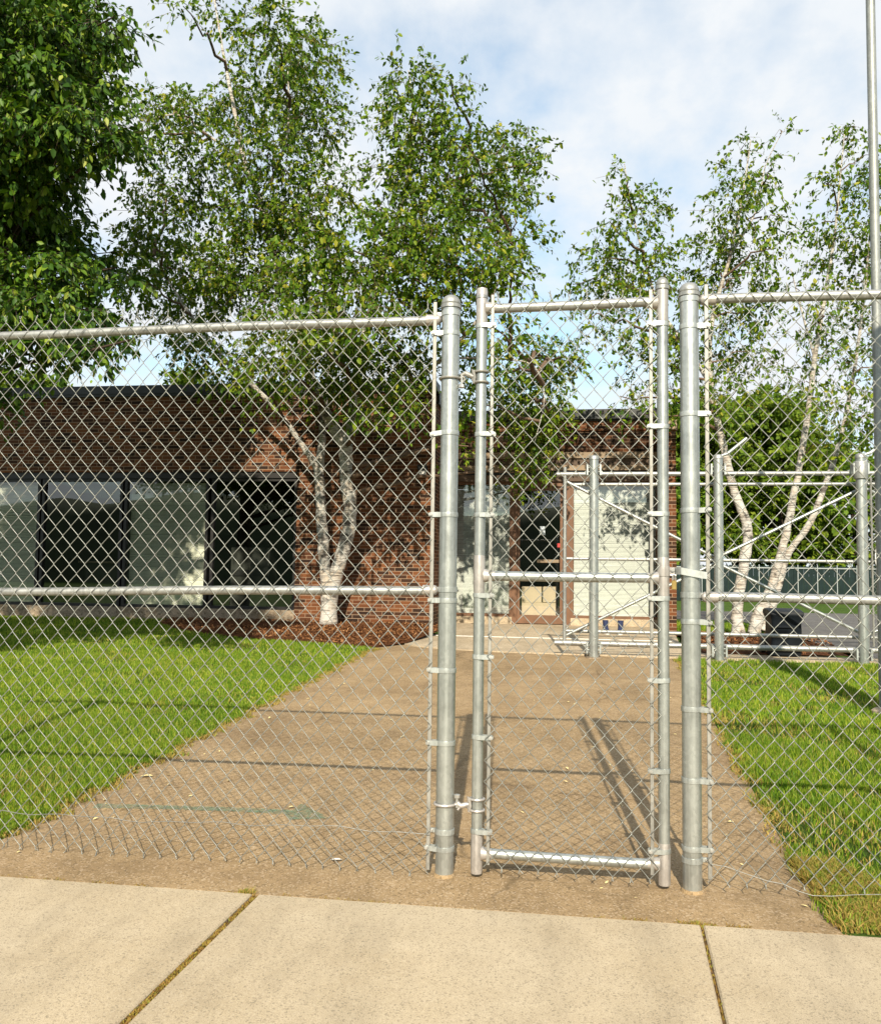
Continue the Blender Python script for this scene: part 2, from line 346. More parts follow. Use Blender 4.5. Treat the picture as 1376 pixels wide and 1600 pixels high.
def tubes_np(P, rad, n=5, ref=(0, 1, 0)):      # P (N,K,3) polylines -> verts, quads
    P = np.asarray(P, float); Nn, K, _ = P.shape
    T = np.empty_like(P); T[:, 1:-1] = P[:, 2:]-P[:, :-2]; T[:, 0] = P[:, 1]-P[:, 0]; T[:, -1] = P[:, -1]-P[:, -2]
    T /= np.linalg.norm(T, axis=2, keepdims=True)+1e-12
    a = np.cross(T, np.array(ref, float)); a /= np.linalg.norm(a, axis=2, keepdims=True)+1e-9; b = np.cross(T, a)
    th = 2*np.pi*np.arange(n)/n; rad = np.asarray(rad, float)
    if rad.ndim == 0: rad = np.full((Nn, K), float(rad))
    if rad.ndim == 1: rad = np.broadcast_to(rad, (Nn, K))
    V = P[:, :, None, :] + rad[:, :, None, None]*(a[:, :, None, :]*np.cos(th)[None, None, :, None] + b[:, :, None, :]*np.sin(th)[None, None, :, None])
    i = np.arange(K-1)[:, None]; q = np.arange(n)[None, :]
    f = np.stack([i*n+q, i*n+(q+1) % n, (i+1)*n+(q+1) % n, (i+1)*n+q], -1).reshape(-1, 4)
    Q = (f[None] + (np.arange(Nn)*K*n)[:, None, None]).reshape(-1, 4)
    return V.reshape(-1, 3), Q

# ------------------------------------------------------------------ chain link
DW, DH, WR = 0.078, 0.0915, 0.0019
def wob(x, z, s):
    return (0.0035*np.sin(2.1*x+3.3*z+s)+0.0025*np.sin(7.3*x-2.2*z+1.7*s), 0.004*np.sin(3.7*x+1.1*z+2*s)+0.002*np.sin(9.1*z+4*x+s), 0.006*np.sin(2.9*x+1.3*z+s)+0.004*np.sin(5.1*z-3*x))
def chain_link(x0, x1, z0, z1, y, parent, seed=0.0, dw=DW, dh=DH, wr=WR, spikes=0.035, slope=0.0, name='chain_link_mesh'):
    nw = int(round((x1-x0)/(dw/2))); nr = int(round((z1-z0)/(dh/2)))
    i = np.arange(nw)[:, None]; j = np.arange(nr+1)[None, :]
    right = ((i+j) % 2 == 1)
    cx = x0 + (i + right)*dw/2 + 0*j; cz = z0 + j*dh/2 + 0*i
    sgn = np.where(right, 1.0, -1.0)
    P = np.zeros((nw, nr+1, 3, 3)); off = dh*0.055
    P[:, :, 1, 0] = cx + sgn*wr*0.9; P[:, :, 1, 2] = cz; P[:, :, 1, 1] = 0
    fr = np.where(right, 1.0, -1.0)*wr*0.95
    P[:, :, 0, 0] = cx - sgn*off*0.55; P[:, :, 0, 2] = cz - off; P[:, :, 0, 1] = -fr
    P[:, :, 2, 0] = cx - sgn*off*0.55; P[:, :, 2, 2] = cz + off; P[:, :, 2, 1] = fr
    P = P.reshape(nw, -1, 3)[:, 1:-1]
    dx, dz, dy = wob(P[..., 0], P[..., 2], seed); edge = np.clip((P[..., 2]-z0)/0.3, 0, 1); jit = 1 + 0.25*(1-edge)
    k = np.arange(P.shape[1]); 
    P[..., 0] += dx*jit; P[..., 2] += dz*jit + slope*(P[..., 0]-x0); P[..., 1] += y + dy
    V, Q = tubes_np(P, wr, 5); Vs, Qs = [V], [Q]; nv = len(V)
    if spikes:                            # twisted barbs along the top selvage, folded knuckles along the bottom
        ends = [(P[a, -1], P[a+1, -1]) for a in range(nw-1) if ((a+nr) % 2 == 1)]
        if ends:
            C = np.array([(e[0]+e[1])/2 for e in ends]); t = np.linspace(0, 1, 7)
            for ph in (0, np.pi):
                lean = RNG.normal(0, 0.006, (len(C), 2)); hh = spikes*RNG.uniform(0.75, 1.15, len(C))
                S = np.zeros((len(C), 7, 3)); 
                S[:, :, 0] = C[:, None, 0] + wr*0.95*np.cos(ph+9*t)[None] + lean[:, :1]*t[None]
                S[:, :, 1] = C[:, None, 1] + wr*0.95*np.sin(ph+9*t)[None] + lean[:, 1:]*t[None]
                S[:, :, 2] = C[:, None, 2] + hh[:, None]*t[None]
                V, Q = tubes_np(S, wr, 4, (0.3, 1, 0)); Vs.append(V); Qs.append(Q+nv); nv += len(V)
        ends = [(P[a, 0], P[a+1, 0]) for a in range(nw-1) if (a % 2 == 1)]
        if ends:
            C = np.array([(e[0]+e[1])/2 for e in ends]); t = np.linspace(0, 1, 4)
            for ph in (0, np.pi):
                lean = RNG.normal(-0.006, 0.006, (len(C), 2)); S = np.zeros((len(C), 4, 3))
                S[:, :, 0] = C[:, None, 0] + wr*np.cos(ph+5*t)[None] + (lean[:, :1]+0.008)*t[None]
                S[:, :, 1] = C[:, None, 1] + wr*np.sin(ph+5*t)[None] + lean[:, 1:]*t[None]
                S[:, :, 2] = C[:, None, 2] - 0.014*t[None]
                V, Q = tubes_np(S, wr, 4, (0.3, 1, 0)); Vs.append(V); Qs.append(Q+nv); nv += len(V)
    return np_mesh(name, np.concatenate(Vs), np.concatenate(Qs), M['wire'], parent, smooth=True)

def bolt_head(mb, x, y, z, r=0.008):
    mb.tube([(x, y, z), (x, y-0.006, z)], r, 8); mb.tube([(x, y-0.006, z), (x, y-0.009, z)], r*0.6, 8)
def band(parent, name, c, r, z, side, reach, tilt=0.0, h=0.022, mt='galv_band'):
    """strap round a post whose two tabs run out to the tension bar and are bolted"""
    mb = MB(); n = 28; V = []
    a0 = math.atan2(-0.010, side*r); cx, cy = c
    # closed strap round the pipe
    mb.lathe((cx, cy, z-h/2), [(r+0.0006, 0), (r+0.0032, 0.0006), (r+0.0036, h*0.3), (r+0.0036, h*0.7), (r+0.0032, h-0.0006), (r+0.0006, h)], 28)
    for yy in (-0.030, -0.002):
        xa = cx + side*math.sqrt(max(1e-6, (r+0.001)**2-(yy+0.0015)**2)); xb = cx + side*(reach+0.016)
        k = 6; pts = []
        for q in range(k+1):
            t = q/k; x = xa + (xb-xa)*t; y = cy + yy + 0.0; zz = z + tilt*t; hh = h/2*(1 if q < k else 0.6)
            pts += [(x, y, zz-hh), (x, y+0.003, zz-hh), (x, y+0.003, zz+hh), (x, y, zz+hh)]
        Fc = [(4*q+u, 4*q+(u+1) % 4, 4*q+4+(u+1) % 4, 4*q+4+u) for q in range(k) for u in range(4)] + [(3, 2, 1, 0), (4*k, 4*k+1, 4*k+2, 4*k+3)]
        mb.add(pts, Fc)
    o = mb.build(name, M[mt], parent)
    b = MB(); bolt_head(b, cx+side*(reach+0.006), cy-0.030, z+tilt, 0.0085)
    b.build('bolt', M['bolt'], o)
    return o
def plain_band(parent, name, c, r, z, side, h=0.024):
    mb = MB(); mb.lathe((c[0], c[1], z-h/2), [(r+0.0006, 0), (r+0.0034, 0.0006), (r+0.0034, h-0.0006), (r+0.0006, h)], 28)
    x = c[0]+side*(r+0.002)
    mb.bbox((min(x, x+side*0.026), c[1]-0.004, z-h/2+0.002), (max(x, x+side*0.026), c[1]+0.004, z+h/2-0.002), 0.0015)
    o = mb.build(name, M['galv_band'], parent)
    b = MB(); bolt_head(b, c[0]+side*(r+0.018), c[1]-0.004, z, 0.0075); b.build('bolt', M['bolt'], o)
def dome(mb, c, r, z, tall=0.05):
    prof = [(r+0.001, 0), (r+0.0065, 0.001), (r+0.0065, 0.016), (r+0.002, 0.019), (r+0.004, 0.023)]
    prof += [((r+0.004)*math.cos(t), 0.023+tall*math.sin(t)) for t in np.linspace(0.12, 1.5, 8)] + [(0, 0.023+tall)]
    mb.lathe((c[0], c[1], z), prof, 28)
def acorn(mb, c, r, z):
    mb.lathe((c[0], c[1], z), [(r+0.001, 0), (r+0.004, 0.001), (r+0.004, 0.012), (r, 0.016), (r*0.96, 0.024), (r*0.72, 0.036), (r*0.36, 0.048), (r*0.16, 0.054), (0, 0.057)], 24)
def pipe_end(mb, x, y, z, side, r):      # dome-shaped rail end cup
    mb.tube([(x, y, z), (x-side*0.05, y, z)], r+0.003, 16)
    for t0, t1 in ((0, 0.5), (0.5, 0.9), (0.9, 1.25), (1.25, 1.5)):
        mb.tube([(x+side*0.02*math.sin(t0), y, z), (x+side*0.02*math.sin(t1), y, z)], [(r+0.003)*math.cos(t0), (r+0.003)*math.cos(t1)], 16, cap=False)

FY = 3.95                                 # fence line
def round_collar(mb, c, r, z):
    mb.lathe((c[0], c[1], z), [(r+0.0, 0), (r+0.003, 0.0), (r+0.003, 0.004), (r, 0.004)], 24)

def fence(x_post, r_post, side, x_far, label, tops, mesh_rng, bands, braces, rails, post_top, seed, line_x, tens):
    root = thing('chain_link_fence', (x_post, FY, G(FY)), label, 'fence', 'chain link fence panels along the pavement')
    mb = MB(); mb.lathe((x_post, FY, 0), [(r_post, -0.2), (r_post, 0.3), (r_post, 1.2), (r_post, post_top-0.07)], 32)
    post = mb.build('terminal_post', M['galv'], root)
    cp = MB(); dome(cp, (x_post, FY), r_post, post_top-0.075, 0.042); cp.build('post_cap', M['galv_rail'], post)
    ft = MB(); ft.lathe((x_post, FY, 0), [(r_post+0.010, G(FY)-0.01), (r_post+0.009, G(FY)-0.001), (r_post+0.004, G(FY)+0.005), (r_post-0.002, G(FY)+0.009)], 20)
    ft.build('footing_collar', M['path'], root)
    reach = 0.070
    bx = x_post + side*reach
    for nm, (za, zb), rr in rails:
        r = MB(); xs = np.linspace(x_post+side*(r_post+0.03), x_far, 14)
        r.tube([(x, FY, za+(zb-za)*(x-xs[0])/(xs[-1]-xs[0]) + 0.003*math.sin(3*x)) for x in xs], rr, 16)
        o = r.build(nm, M['galv_rail'], root)
        e = MB(); pipe_end(e, x_post+side*(r_post+0.022), FY, za, -side, rr); e.build('rail_end', M['weld'], o)
    for z in braces: plain_band(root, 'brace_band', (x_post, FY), r_post, z, side)
    b = MB(); b.bbox((bx-0.0085, FY-0.0235, mesh_rng[0]+0.005), (bx+0.0085, FY-0.0175, mesh_rng[1]+0.03), 0.0015)
    b.build('tension_bar', M['bar'], root)
    for z, t in bands: band(root, 'tension_band', (x_post, FY), r_post, z, side, reach, t)
    lo, hi = (bx-0.012, x_far) if side > 0 else (x_far, bx+0.012)
    chain_link(lo, hi, mesh_rng[0], mesh_rng[1], FY-0.030, root, seed)
    if tens:
        t = MB(); t.tube(tens, 0.0015, 6); t.build('tension_wire', M['tension_wire'], root)
    for lx in line_x:
        l = MB(); l.lathe((lx, FY+0.05, 0), [(0.03, -0.2), (0.03, post_top-0.15)], 20); dome(l, (lx, FY+0.05), 0.03, post_top-0.15, 0.03)
        l.build('line_post', M['galv'], root)
    return root
PLX, PRX, PR = -0.5535, 0.5065, 0.0405
wx = np.linspace(-4.6, -0.615, 60)
tw = [(x, FY-0.036, 0.178+0.0085*(x+2.7)+0.006*math.sin(4.1*x)+0.005*math.sin(11*x+1)+0.004*math.sin(23*x)) for x in wx]
fence(PLX, PR, -1, -4.6, 'long chain link fence panel left of the gate in front of lawn', None, (0.028, 2.545),
      [(2.43, 0), (1.971, -0.008), (1.599, 0), (1.214, 0), (0.903, 0.002), (0.585, 0), (0.126, 0.006)], [2.523, 1.263, 0.200],
      [('top_rail', (2.498, 2.47), 0.0215), ('mid_rail', (1.258, 1.185), 0.0205)], 2.622, 0.3, [-3.9], tw)
tr = [(0.574, FY-0.034, 0.135), (0.64, FY-0.036, 0.128), (0.72, FY-0.04, 0.105), (0.80, FY-0.05, 0.085), (0.86, FY-0.06, 0.08), (0.92, FY-0.07, 0.058), (0.97, FY-0.08, 0.048), (1.04, FY-0.085, 0.052), (1.15, FY-0.07, 0.06), (1.5, FY-0.04, 0.075), (2.2, FY-0.036, 0.07), (2.9, FY-0.036, 0.08)]
fence(PRX, PR, 1, 2.9, 'chain link fence panel right of the gate with its thick end post', None, (0.062, 2.585),
      [(2.431, 0), (2.043, 0), (1.621, 0.003), (1.142, -0.004), (0.771, -0.003), (0.472, -0.002), (0.188, 0)], [2.553, 1.256, 0.140],
      [('top_rail', (2.553, 2.556), 0.0215), ('mid_rail', (1.248, 1.246), 0.0205)], 2.642, 2.1, [2.3], tr)

# ------------------------------------------------------------------ the walk gate
gate = thing('walk_gate', (-0.411, FY, G(FY)), 'narrow galvanized chain link walk gate hung between two thick posts', 'gate')
GLX, GRX, GR_ = -0.411, 0.391, 0.0245
st = {}
for x, top, side in ((GLX, 2.60, 1), (GRX, 2.615, -1)):
    zb = 0.052 if side > 0 else 0.045
    mb = MB(); mb.lathe((x, FY, 0), [(GR_-0.004, zb), (GR_, zb+0.001), (GR_, 1.0), (GR_, top-0.01)], 28)
    s_ = mb.build('gate_stile', M['galv'], gate); st[side] = s_
    cp = MB()
    if side > 0: acorn(cp, (x, FY), GR_, top-0.012)
    else: dome(cp, (x, FY), GR_, top-0.012, 0.034)
    cp.build('stile_cap', M['galv_rail'], s_)
    for zr in (2.545, 1.327, 0.112):      # silver painted weld zones
        wl = MB()
        wl.lathe((x, FY, zr), [(GR_, -0.085), (GR_+0.0012, -0.07), (GR_+0.0016, 0), (GR_+0.0012, 0.075), (GR_, 0.09)], 28)
        xx = x+side*(GR_-0.004)
        wl.tube([(xx, FY, zr), (xx+side*0.012, FY, zr), (xx+side*0.03, FY, zr), (xx+side*0.05, FY, zr)], [0.031, 0.028, 0.0235, 0.0225], 18)
        wl.build('weld_joint', M['weld'], s_)
for nm, za, zb, rr in (('gate_top_rail', 2.542, 2.552, 0.0215), ('gate_mid_rail', 1.327, 1.327, 0.0215), ('gate_bottom_rail', 0.114, 0.109, 0.0215)):
    r = MB(); r.tube([(GLX+GR_, FY, za), (0, FY, (za+zb)/2-0.002), (GRX-GR_, FY, zb)], rr, 20); r.build(nm, M['galv_rail'] if 'top' in nm else M['galv'], gate)
chain_link(GLX+0.040, GRX-0.040, 0.058, 2.575, FY-0.030, gate, 4.4)
for x, side in ((GLX, 1), (GRX, -1)):
    bx = x+side*0.0515
    b = MB(); b.bbox((bx-0.0075, FY-0.0235, 0.07), (bx+0.0075, FY-0.0175, 2.60), 0.0015); b.build('tension_bar', M['bar'], gate)
for z in (2.461, 1.964, 1.599, 1.239, 0.967, 0.616, 0.209): band(gate, 'tension_band', (GLX, FY), GR_, z, 1, 0.0525, 0, 0.020)
for z in (2.447, 1.99, 1.606, 1.239, 0.887, 0.504, 0.169): band(gate, 'tension_band', (GRX, FY), GR_, z, -1, 0.0525, 0, 0.020)
def ring(mb, c, R, r, n=26, m=8):
    mb.tube([(c[0]+R*math.cos(2*math.pi*q/n), c[1]+R*math.sin(2*math.pi*q/n), c[2]) for q in range(n+1)], r, m, cap=False, ref=(0, 0, 1))
for z, up in ((2.222, -1), (0.318, 1)):
    h = MB()
    ring(h, (PLX, FY, z), PR+0.006, 0.006)                       # hoop round the fence post
    h.tube([(PLX+PR+0.004, FY-0.012, z), (PLX+PR+0.022, FY-0.012, z+0.004), (PLX+PR+0.03, FY-0.01, z-0.006), (PLX+PR+0.018, FY-0.012, z-0.022)], 0.0055, 8)
    for dz in (-0.024, 0.024):                                   # U bolts on the gate stile
        ring(h, (GLX, FY, z+0.004+dz), GR_+0.006, 0.0055)
        h.tube([(GLX-0.028, FY-0.012, z+0.004+dz), (GLX-0.040, FY-0.014, z+0.004+dz+0.010), (GLX-0.036, FY-0.014, z+0.006+dz*0.4)], 0.0052, 8)
    h.tube([(GLX-0.034, FY-0.014, z-0.026), (GLX-0.028, FY-0.016, z), (GLX-0.034, FY-0.014, z+0.034)], 0.007, 8)
    h.tube([(PLX+PR+0.010, FY-0.006, z+0.010), (PLX+PR+0.03, FY-0.006, z+0.014*up*-1+0.008), (GLX-0.032, FY-0.006, z+0.004)], [0.011, 0.013, 0.012], 12)
    ho = h.build('hinge', M['bar'] if up < 0 else M['weld'], gate)
    nb = MB(); xx = PLX+PR+0.014
    nb.tube([(xx, FY-0.012, z+0.03*up), (xx, FY-0.012, z+0.044*up), (xx, FY-0.012, z+0.046*up)], [0.013, 0.015, 0.010], 8); nb.tube([(xx, FY-0.012, z-0.012*up), (xx, FY-0.012, z+0.03*up)], 0.006, 8)
    nb.build('hinge_nut', M['bolt'], ho)
lt = MB(); zl = 1.356
lt.lathe((GRX, FY, zl-0.022), [(GR_+0.0006, 0), (GR_+0.0042, 0.001), (GR_+0.0048, 0.022), (GR_+0.0042, 0.043), (GR_+0.0006, 0.044)], 28)
lt.bbox((GRX+GR_, FY-0.008, zl-0.018), (GRX+GR_+0.03, FY+0.008, zl+0.018), 0.002)
lo_ = lt.build('latch_collar', M['weld'], gate)
b = MB(); bolt_head(b, GRX+GR_+0.014, FY-0.008, zl+0.006, 0.009); b.tube([(GRX+GR_+0.016, FY-0.012, zl-0.012), (GRX+GR_+0.016, FY-0.012, zl-0.036)], 0.005, 8); b.tube([(GRX+GR_+0.004, FY-0.012, zl-0.016), (GRX+GR_+0.03, FY-0.012, zl-0.016)], 0.0045, 8); b.build('bolt', M['bolt'], lo_)
fk = MB()                                 # fork arm that closes on the post, drooping to the right
for yy in (-(PR+0.006), PR+0.003):
    pts = []
    for x, z in ((GRX+GR_+0.022, zl+0.002), (PRX-PR-0.005, zl+0.003), (PRX, zl-0.006), (PRX+PR+0.022, zl-0.016)):
        y0 = FY + (yy if x > GRX+0.05 else yy*0.2)
        pts += [(x, y0, z-0.015), (x, y0+0.004, z-0.015), (x, y0+0.004, z+0.015), (x, y0, z+0.015)]
    Fc = [(4*q+u, 4*q+(u+1) % 4, 4*q+4+(u+1) % 4, 4*q+4+u) for q in range(3) for u in range(4)] + [(3, 2, 1, 0), (12, 13, 14, 15)]
    fk.add(pts, Fc)
fk.build('latch_fork', M['galv_band'], gate)
pl = thing('padlock', (0.434, FY-0.02, 1.285), 'small brass padlock hanging from the gate latch', 'padlock')
b = MB(); b.bbox((0.424, FY-0.026, 1.277), (0.445, FY-0.012, 1.318), 0.003); b.build('lock_body', M['brass'], pl)
b = MB(); b.tube([(0.428, FY-0.019, 1.318), (0.428, FY-0.019, 1.334)]+[(0.4345-0.0065*math.cos(t), FY-0.019, 1.334+0.008*math.sin(t)) for t in np.linspace(0, math.pi, 8)]+[(0.441, FY-0.019, 1.318)], 0.0026, 8); b.build('shackle', M['bolt'], pl)

# ------------------------------------------------------------------ ground surfaces
def lin(a, b, n): return list(np.linspace(a, b, n))
ys = [-400, -120, -60, -30, -12, -4, 0, 3, 5, 8, 12, 12.6, 16, 19, 24, 40, 60, 100, 200, 700]
def ground_z(x, y):
    if y > 60: return G(60)-0.05
    if y < -4: return G(-4)-0.06
    return G(y)-0.06
g = MB(); g.grid([-500, -100, -30, -14, -6, 0, 6, 14, 30, 100, 500], ys, ground_z)
tag(g.build('ground', M['lawn'], smooth=False), kind='structure')
PEX = lambda y: 1.0 + (y-4.0)*0.0455      # right edge of the path
s = MB()
xs_j = [-10.24, -8.45, -6.66, -4.87, -3.08, -1.292, 0.496, 2.284, 4.07, 5.86, 7.65]
for a, b_ in zip(xs_j[:-1], xs_j[1:]):
    ga = 0.014 if a == -1.292 else 0.006; gb = 0.014 if b_ == -1.292 else 0.006
    for y0, y1 in ((1.55, 3.602), (-0.40, 1.535)):
        k = 0.006; sk = 0.022*(0.0)
        P = [(a+ga-0.03*0, y0), (b_-gb, y0), (b_-gb, y1), (a+ga, y1)]
        # joints lean a little as they do in the pavement
        P = [(x - (0.044*(3.6-y) if abs(x+1.29) < 0.1 else 0.045*(3.6-y)), y) for x, y in P]
        V = [(x, y, G(y)-0.10) for x, y in P] + [(x, y, G(y)-k) for x, y in P]
        cxm = sum(p[0] for p in P)/4; cym = sum(p[1] for p in P)/4
        V += [(x+(k if x < cxm else -k), y+(k if y < cym else -k), G(y)) for x, y in P]
        s.add(V, [(0,1,5,4),(1,2,6,5),(2,3,7,6),(3,0,4,7),(4,5,9,8),(5,6,10,9),(6,7,11,10),(7,4,8,11),(8,9,10,11)])
tag(s.build('sidewalk', M['sidewalk'], smooth=False), kind='structure')
s = MB(); s.grid([-10.4, 8], [-0.5, 3.603], lambda x, y: G(y)-0.014); tag(s.build('joint_soil', M['soil'], smooth=False), kind='structure')
p = MB(); p.add([(-12, 3.612, G(3.612)-0.1), (1.03, 3.612, G(3.612)-0.1), (1.03, 3.612, G(3.612)-0.004), (-12, 3.612, G(3.612)-0.004)], [(0, 1, 2, 3)])
p.grid([-12, -2.742], [3.612, 4.03], lambda x, y: G(y)-0.004)
yy_ = lin(3.612, 12.9, 24)
V = []
for y in yy_:
    V += [(-2.742, y, G(min(y, 12.2))-0.004), (PEX(y) + (0 if y > 4 else 0.03), y, G(min(y, 12.2))-0.004)]
p.add(V, [(2*i, 2*i+1, 2*i+3, 2*i+2) for i in range(len(yy_)-1)])
tag(p.build('path', M['path'], smooth=False), kind='structure')
w = MB()
wp = [(-2.45, 12.95), (-2.2, 12.62), (-1.7, 12.32), (-0.9, 12.12), (0.6, 12.0), (1.4, 11.93), (4.1, 11.93), (4.1, 12.5), (1.8, 12.6), (1.65, 14.2), (2.0, 18.6), (-2.4, 18.6), (-2.25, 15.2), (-2.5, 14.2)]
def slab(mb, poly, zt, th=0.12):
    n_ = len(poly); mb.add([(x, y, zt) for x, y in poly] + [(x, y, zt-th) for x, y in poly], [tuple(range(n_))] + [(i+n_, (i+1) % n_+n_, (i+1) % n_, i) for i in range(n_)])
slab(w, wp, 0.254); 
tag(w.build('walkway', M['walkway'], smooth=False), kind='structure')
w = MB(); slab(w, [(-2.3, 14.70), (1.62, 14.62), (1.62, 14.65), (-2.3, 14.73)], 0.262, 0.03); tag(w.build('walkway_edge', M['white'], smooth=False), kind='structure')
def lawn_patch(xs, ys, zf): s = MB(); s.grid(xs, ys, zf); return s
lw = MB()
lw.grid([-16, -10, -6, -2.75], lin(4.02, 16.0, 13), lambda x, y: GL(y)-0.012)
V = []
for y in lin(3.615, 11.95, 16): V += [(PEX(y)+(0.03 if y < 4.0 else 0), y, G(y)-0.008), (12, y, G(y)-0.008)]
lw.add(V, [(2*i, 2*i+1, 2*i+3, 2*i+2) for i in range(15)])
lw.grid([1.9, 3.9], [16.0, 18.5, 22], lambda x, y: 0.30-0.01*(y-16))
tag(lw.build('lawn', M['lawn'], smooth=False), kind='structure')
rd = MB(); rd.add([(3.9, 12.6, G(12.6)), (40, 12.6, G(12.6)), (40, 30, G(30)), (2.2, 30, G(30)), (2.2, 20, G(20)), (3.9, 16.2, G(16.2))], [(0, 1, 2, 3, 4, 5)])
tag(rd.build('road', M['asphalt'], smooth=False), kind='structure')
# mulch beds, gently mounded
def bed(poly, z_edge, z_mid):
    mb = MB(); c = np.mean(poly, axis=0); rings = []
    n_ = len(poly)
    for k, t in enumerate((0.0, 0.12, 0.4, 0.75, 1.0)):
        rings += [(x+(c[0]-x)*t, y+(c[1]-y)*t, z_edge(x, y)*(1-t)+t*z_mid + 0.03*math.sin(t*math.pi)) for x, y in poly]
    Fc = [(k*n_+i, k*n_+(i+1) % n_, (k+1)*n_+(i+1) % n_, (k+1)*n_+i) for k in range(4) for i in range(n_)]
    return mb.add(rings, Fc)
BED_L = [(-2.42, 13.0), (-2.3, 14.2), (-2.15, 15.2), (-2.5, 16.02), (-4.5, 16.02), (-7.6, 16.02), (-7.4, 15.2), (-6.5, 14.0), (-5.4, 13.3), (-4.4, 12.9), (-3.5, 12.55), (-2.75, 12.3)]
BED_R = [(1.75, 12.65), (2.6, 12.6), (3.7, 12.7), (3.75, 13.6), (3.9, 14.6), (3.7, 15.6), (3.2, 16.4), (2.4, 16.6), (1.9, 16.2), (1.72, 14.4)]
for pl_, zm in ((BED_L, 0.335), (BED_R, 0.33)):
    tag(bed(pl_, lambda x, y: (GL(y)+0.002) if x < 0 else 0.262, zm).build('mulch_bed', M['mulch']), kind='structure')
# teal arrow painted on the path
ar = MB(); pts = [(-2.60, 4.66), (-2.2, 4.70), (-1.8, 4.73), (-1.50, 4.74), (-1.49, 4.86), (-1.26, 4.63), (-1.47, 4.57), (-1.52, 4.66), (-1.8, 4.655), (-2.2, 4.63), (-2.58, 4.58)]
ar.sheet(pts, lambda x, y: G(y)+0.001); tag(ar.build('path_marking', M['teal'], smooth=False), kind='structure')

# ------------------------------------------------------------------ grass and chips
def inside(poly, X, Y):
    poly = np.array(poly); r = np.zeros(len(X), bool); j = len(poly)-1
    for i in range(len(poly)):
        c = ((poly[i, 1] > Y) != (poly[j, 1] > Y)) & (X < (poly[j, 0]-poly[i, 0])*(Y-poly[i, 1])/(poly[j, 1]-poly[i, 1]+1e-12)+poly[i, 0]); r ^= c; j = i
    return r
def blades(X, Y, Z, hgt, wid, lean=0.5):
    n = len(X); a = RNG.uniform(0, 2*np.pi, n); d = np.stack([np.cos(a), np.sin(a)], 1); sd = np.stack([-d[:, 1], d[:, 0]], 1)
    b = RNG.uniform(0.0, 2*np.pi, n); ln = hgt*lean*RNG.uniform(0.2, 1.3, n); L = np.stack([np.cos(b)*ln, np.sin(b)*ln], 1)
    V = np.zeros((n, 5, 3))
    B = np.stack([X, Y], 1)
    V[:, 0, :2] = B-sd*wid[:, None]/2; V[:, 1, :2] = B+sd*wid[:, None]/2
    V[:, 2, :2] = B+L*0.4+sd*wid[:, None]*0.42; V[:, 3, :2] = B+L*0.4-sd*wid[:, None]*0.42; V[:, 4, :2] = B+L
    V[:, 0, 2] = V[:, 1, 2] = Z-0.006; V[:, 2, 2] = V[:, 3, 2] = Z+hgt*0.55; V[:, 4, 2] = Z+hgt
    k = (np.arange(n)*5)[:, None]
    # quad base plus a folded tip written as a quad with a repeated corner avoided: two triangles per tip side
    T = np.concatenate([k+np.array([[0, 1, 2]]), k+np.array([[0, 2, 3]]), k+np.array([[3, 2, 4]])], 0)
    return V.reshape(-1, 3), T
GV, GT, gn = [], [], 0
def sow(n, xf, y0, y1, zf, h, w, keep=None, lean=0.55, store=None):
    Y = RNG.uniform(y0, y1, n); lo, hi = xf(Y); X = lo + (hi-lo)*RNG.random(n); ok = hi > lo
    clump = np.sin(5.1*X+2*np.sin(3.3*Y))+np.sin(6.7*Y+1.5*np.sin(4.1*X))
    ok &= (clump > RNG.uniform(-2.6, -0.9, n))
    if keep is not None: ok &= keep(X, Y)
    X, Y = X[ok], Y[ok]; n = len(X); Z = np.array([zf(y) for y in Y])
    hg = h*(0.75+0.25*np.sin(2.3*X+1.7*Y)*np.sin(1.1*X-2.9*Y)+0.2*clump[ok]/2)*RNG.uniform(0.55, 1.35, n)
    V, T = blades(X, Y, Z, hg, w*RNG.uniform(0.7, 1.4, n), lean); st_ = store if store is not None else (GV, GT)
    off = sum(len(v) for v in st_[0]); st_[0].append(V); st_[1].append(T+off)
def worn(X, Y, t=0.45): return np.sin(2.7*X+1)*np.sin(2.2*Y+0.4)+0.45*np.sin(6*X+4*Y)+0.25*np.sin(15*X-11*Y) > t
nb = lambda X, Y: ~inside(BED_L, X, Y) & ~(worn(X, Y, 0.85) & (RNG.random(len(X)) < 0.6))
wr = lambda X, Y: ~(worn(X, Y, 0.38) & (RNG.random(len(X)) < 0.78))
edgeL = lambda Y: -2.755 + 0.03*np.sin(9*Y)+0.025*np.sin(23*Y)+0.02*np.sin(51*Y)
LX = lambda Y: (np.maximum(-0.76*Y-0.3, -14), edgeL(Y))
sow(95000, LX, 4.03, 7.2, GL, 0.043, 0.0042, nb)
sow(105000, LX, 7.2, 11.0, GL, 0.044, 0.0056, nb)
sow(70000, LX, 11.0, 15.9, GL, 0.046, 0.0085, nb)
RX = lambda Y: (np.array([PEX(y) for y in Y])+0.02+0.03*np.sin(8*Y)+0.03*np.sin(21*Y)+0.02*np.sin(47*Y), 0.37*Y+1.9)
sow(92000, RX, 3.64, 7.4, G, 0.05, 0.0046, wr)
sow(78000, RX, 7.4, 11.9, G, 0.05, 0.0065, wr)
sow(5000, lambda Y: (Y*0+1.9, Y*0+3.6), 16.4, 20, lambda y: 0.30-0.01*(y-16), 0.06, 0.012)
gv, gt = np.concatenate(GV), np.concatenate(GT)
tag(np_mesh('grass', gv, gt, M['grass']), 'short green lawn grass on both sides of the brown path', 'grass', kind='stuff')
DV = ([], [])
dn = lambda Y: (edgeL(Y)-0.02, edgeL(Y)+0.055+0.05*np.sin(3*Y)**2)
sow(5200, dn, 4.03, 12.2, G, 0.026, 0.006, lean=1.6, store=DV)
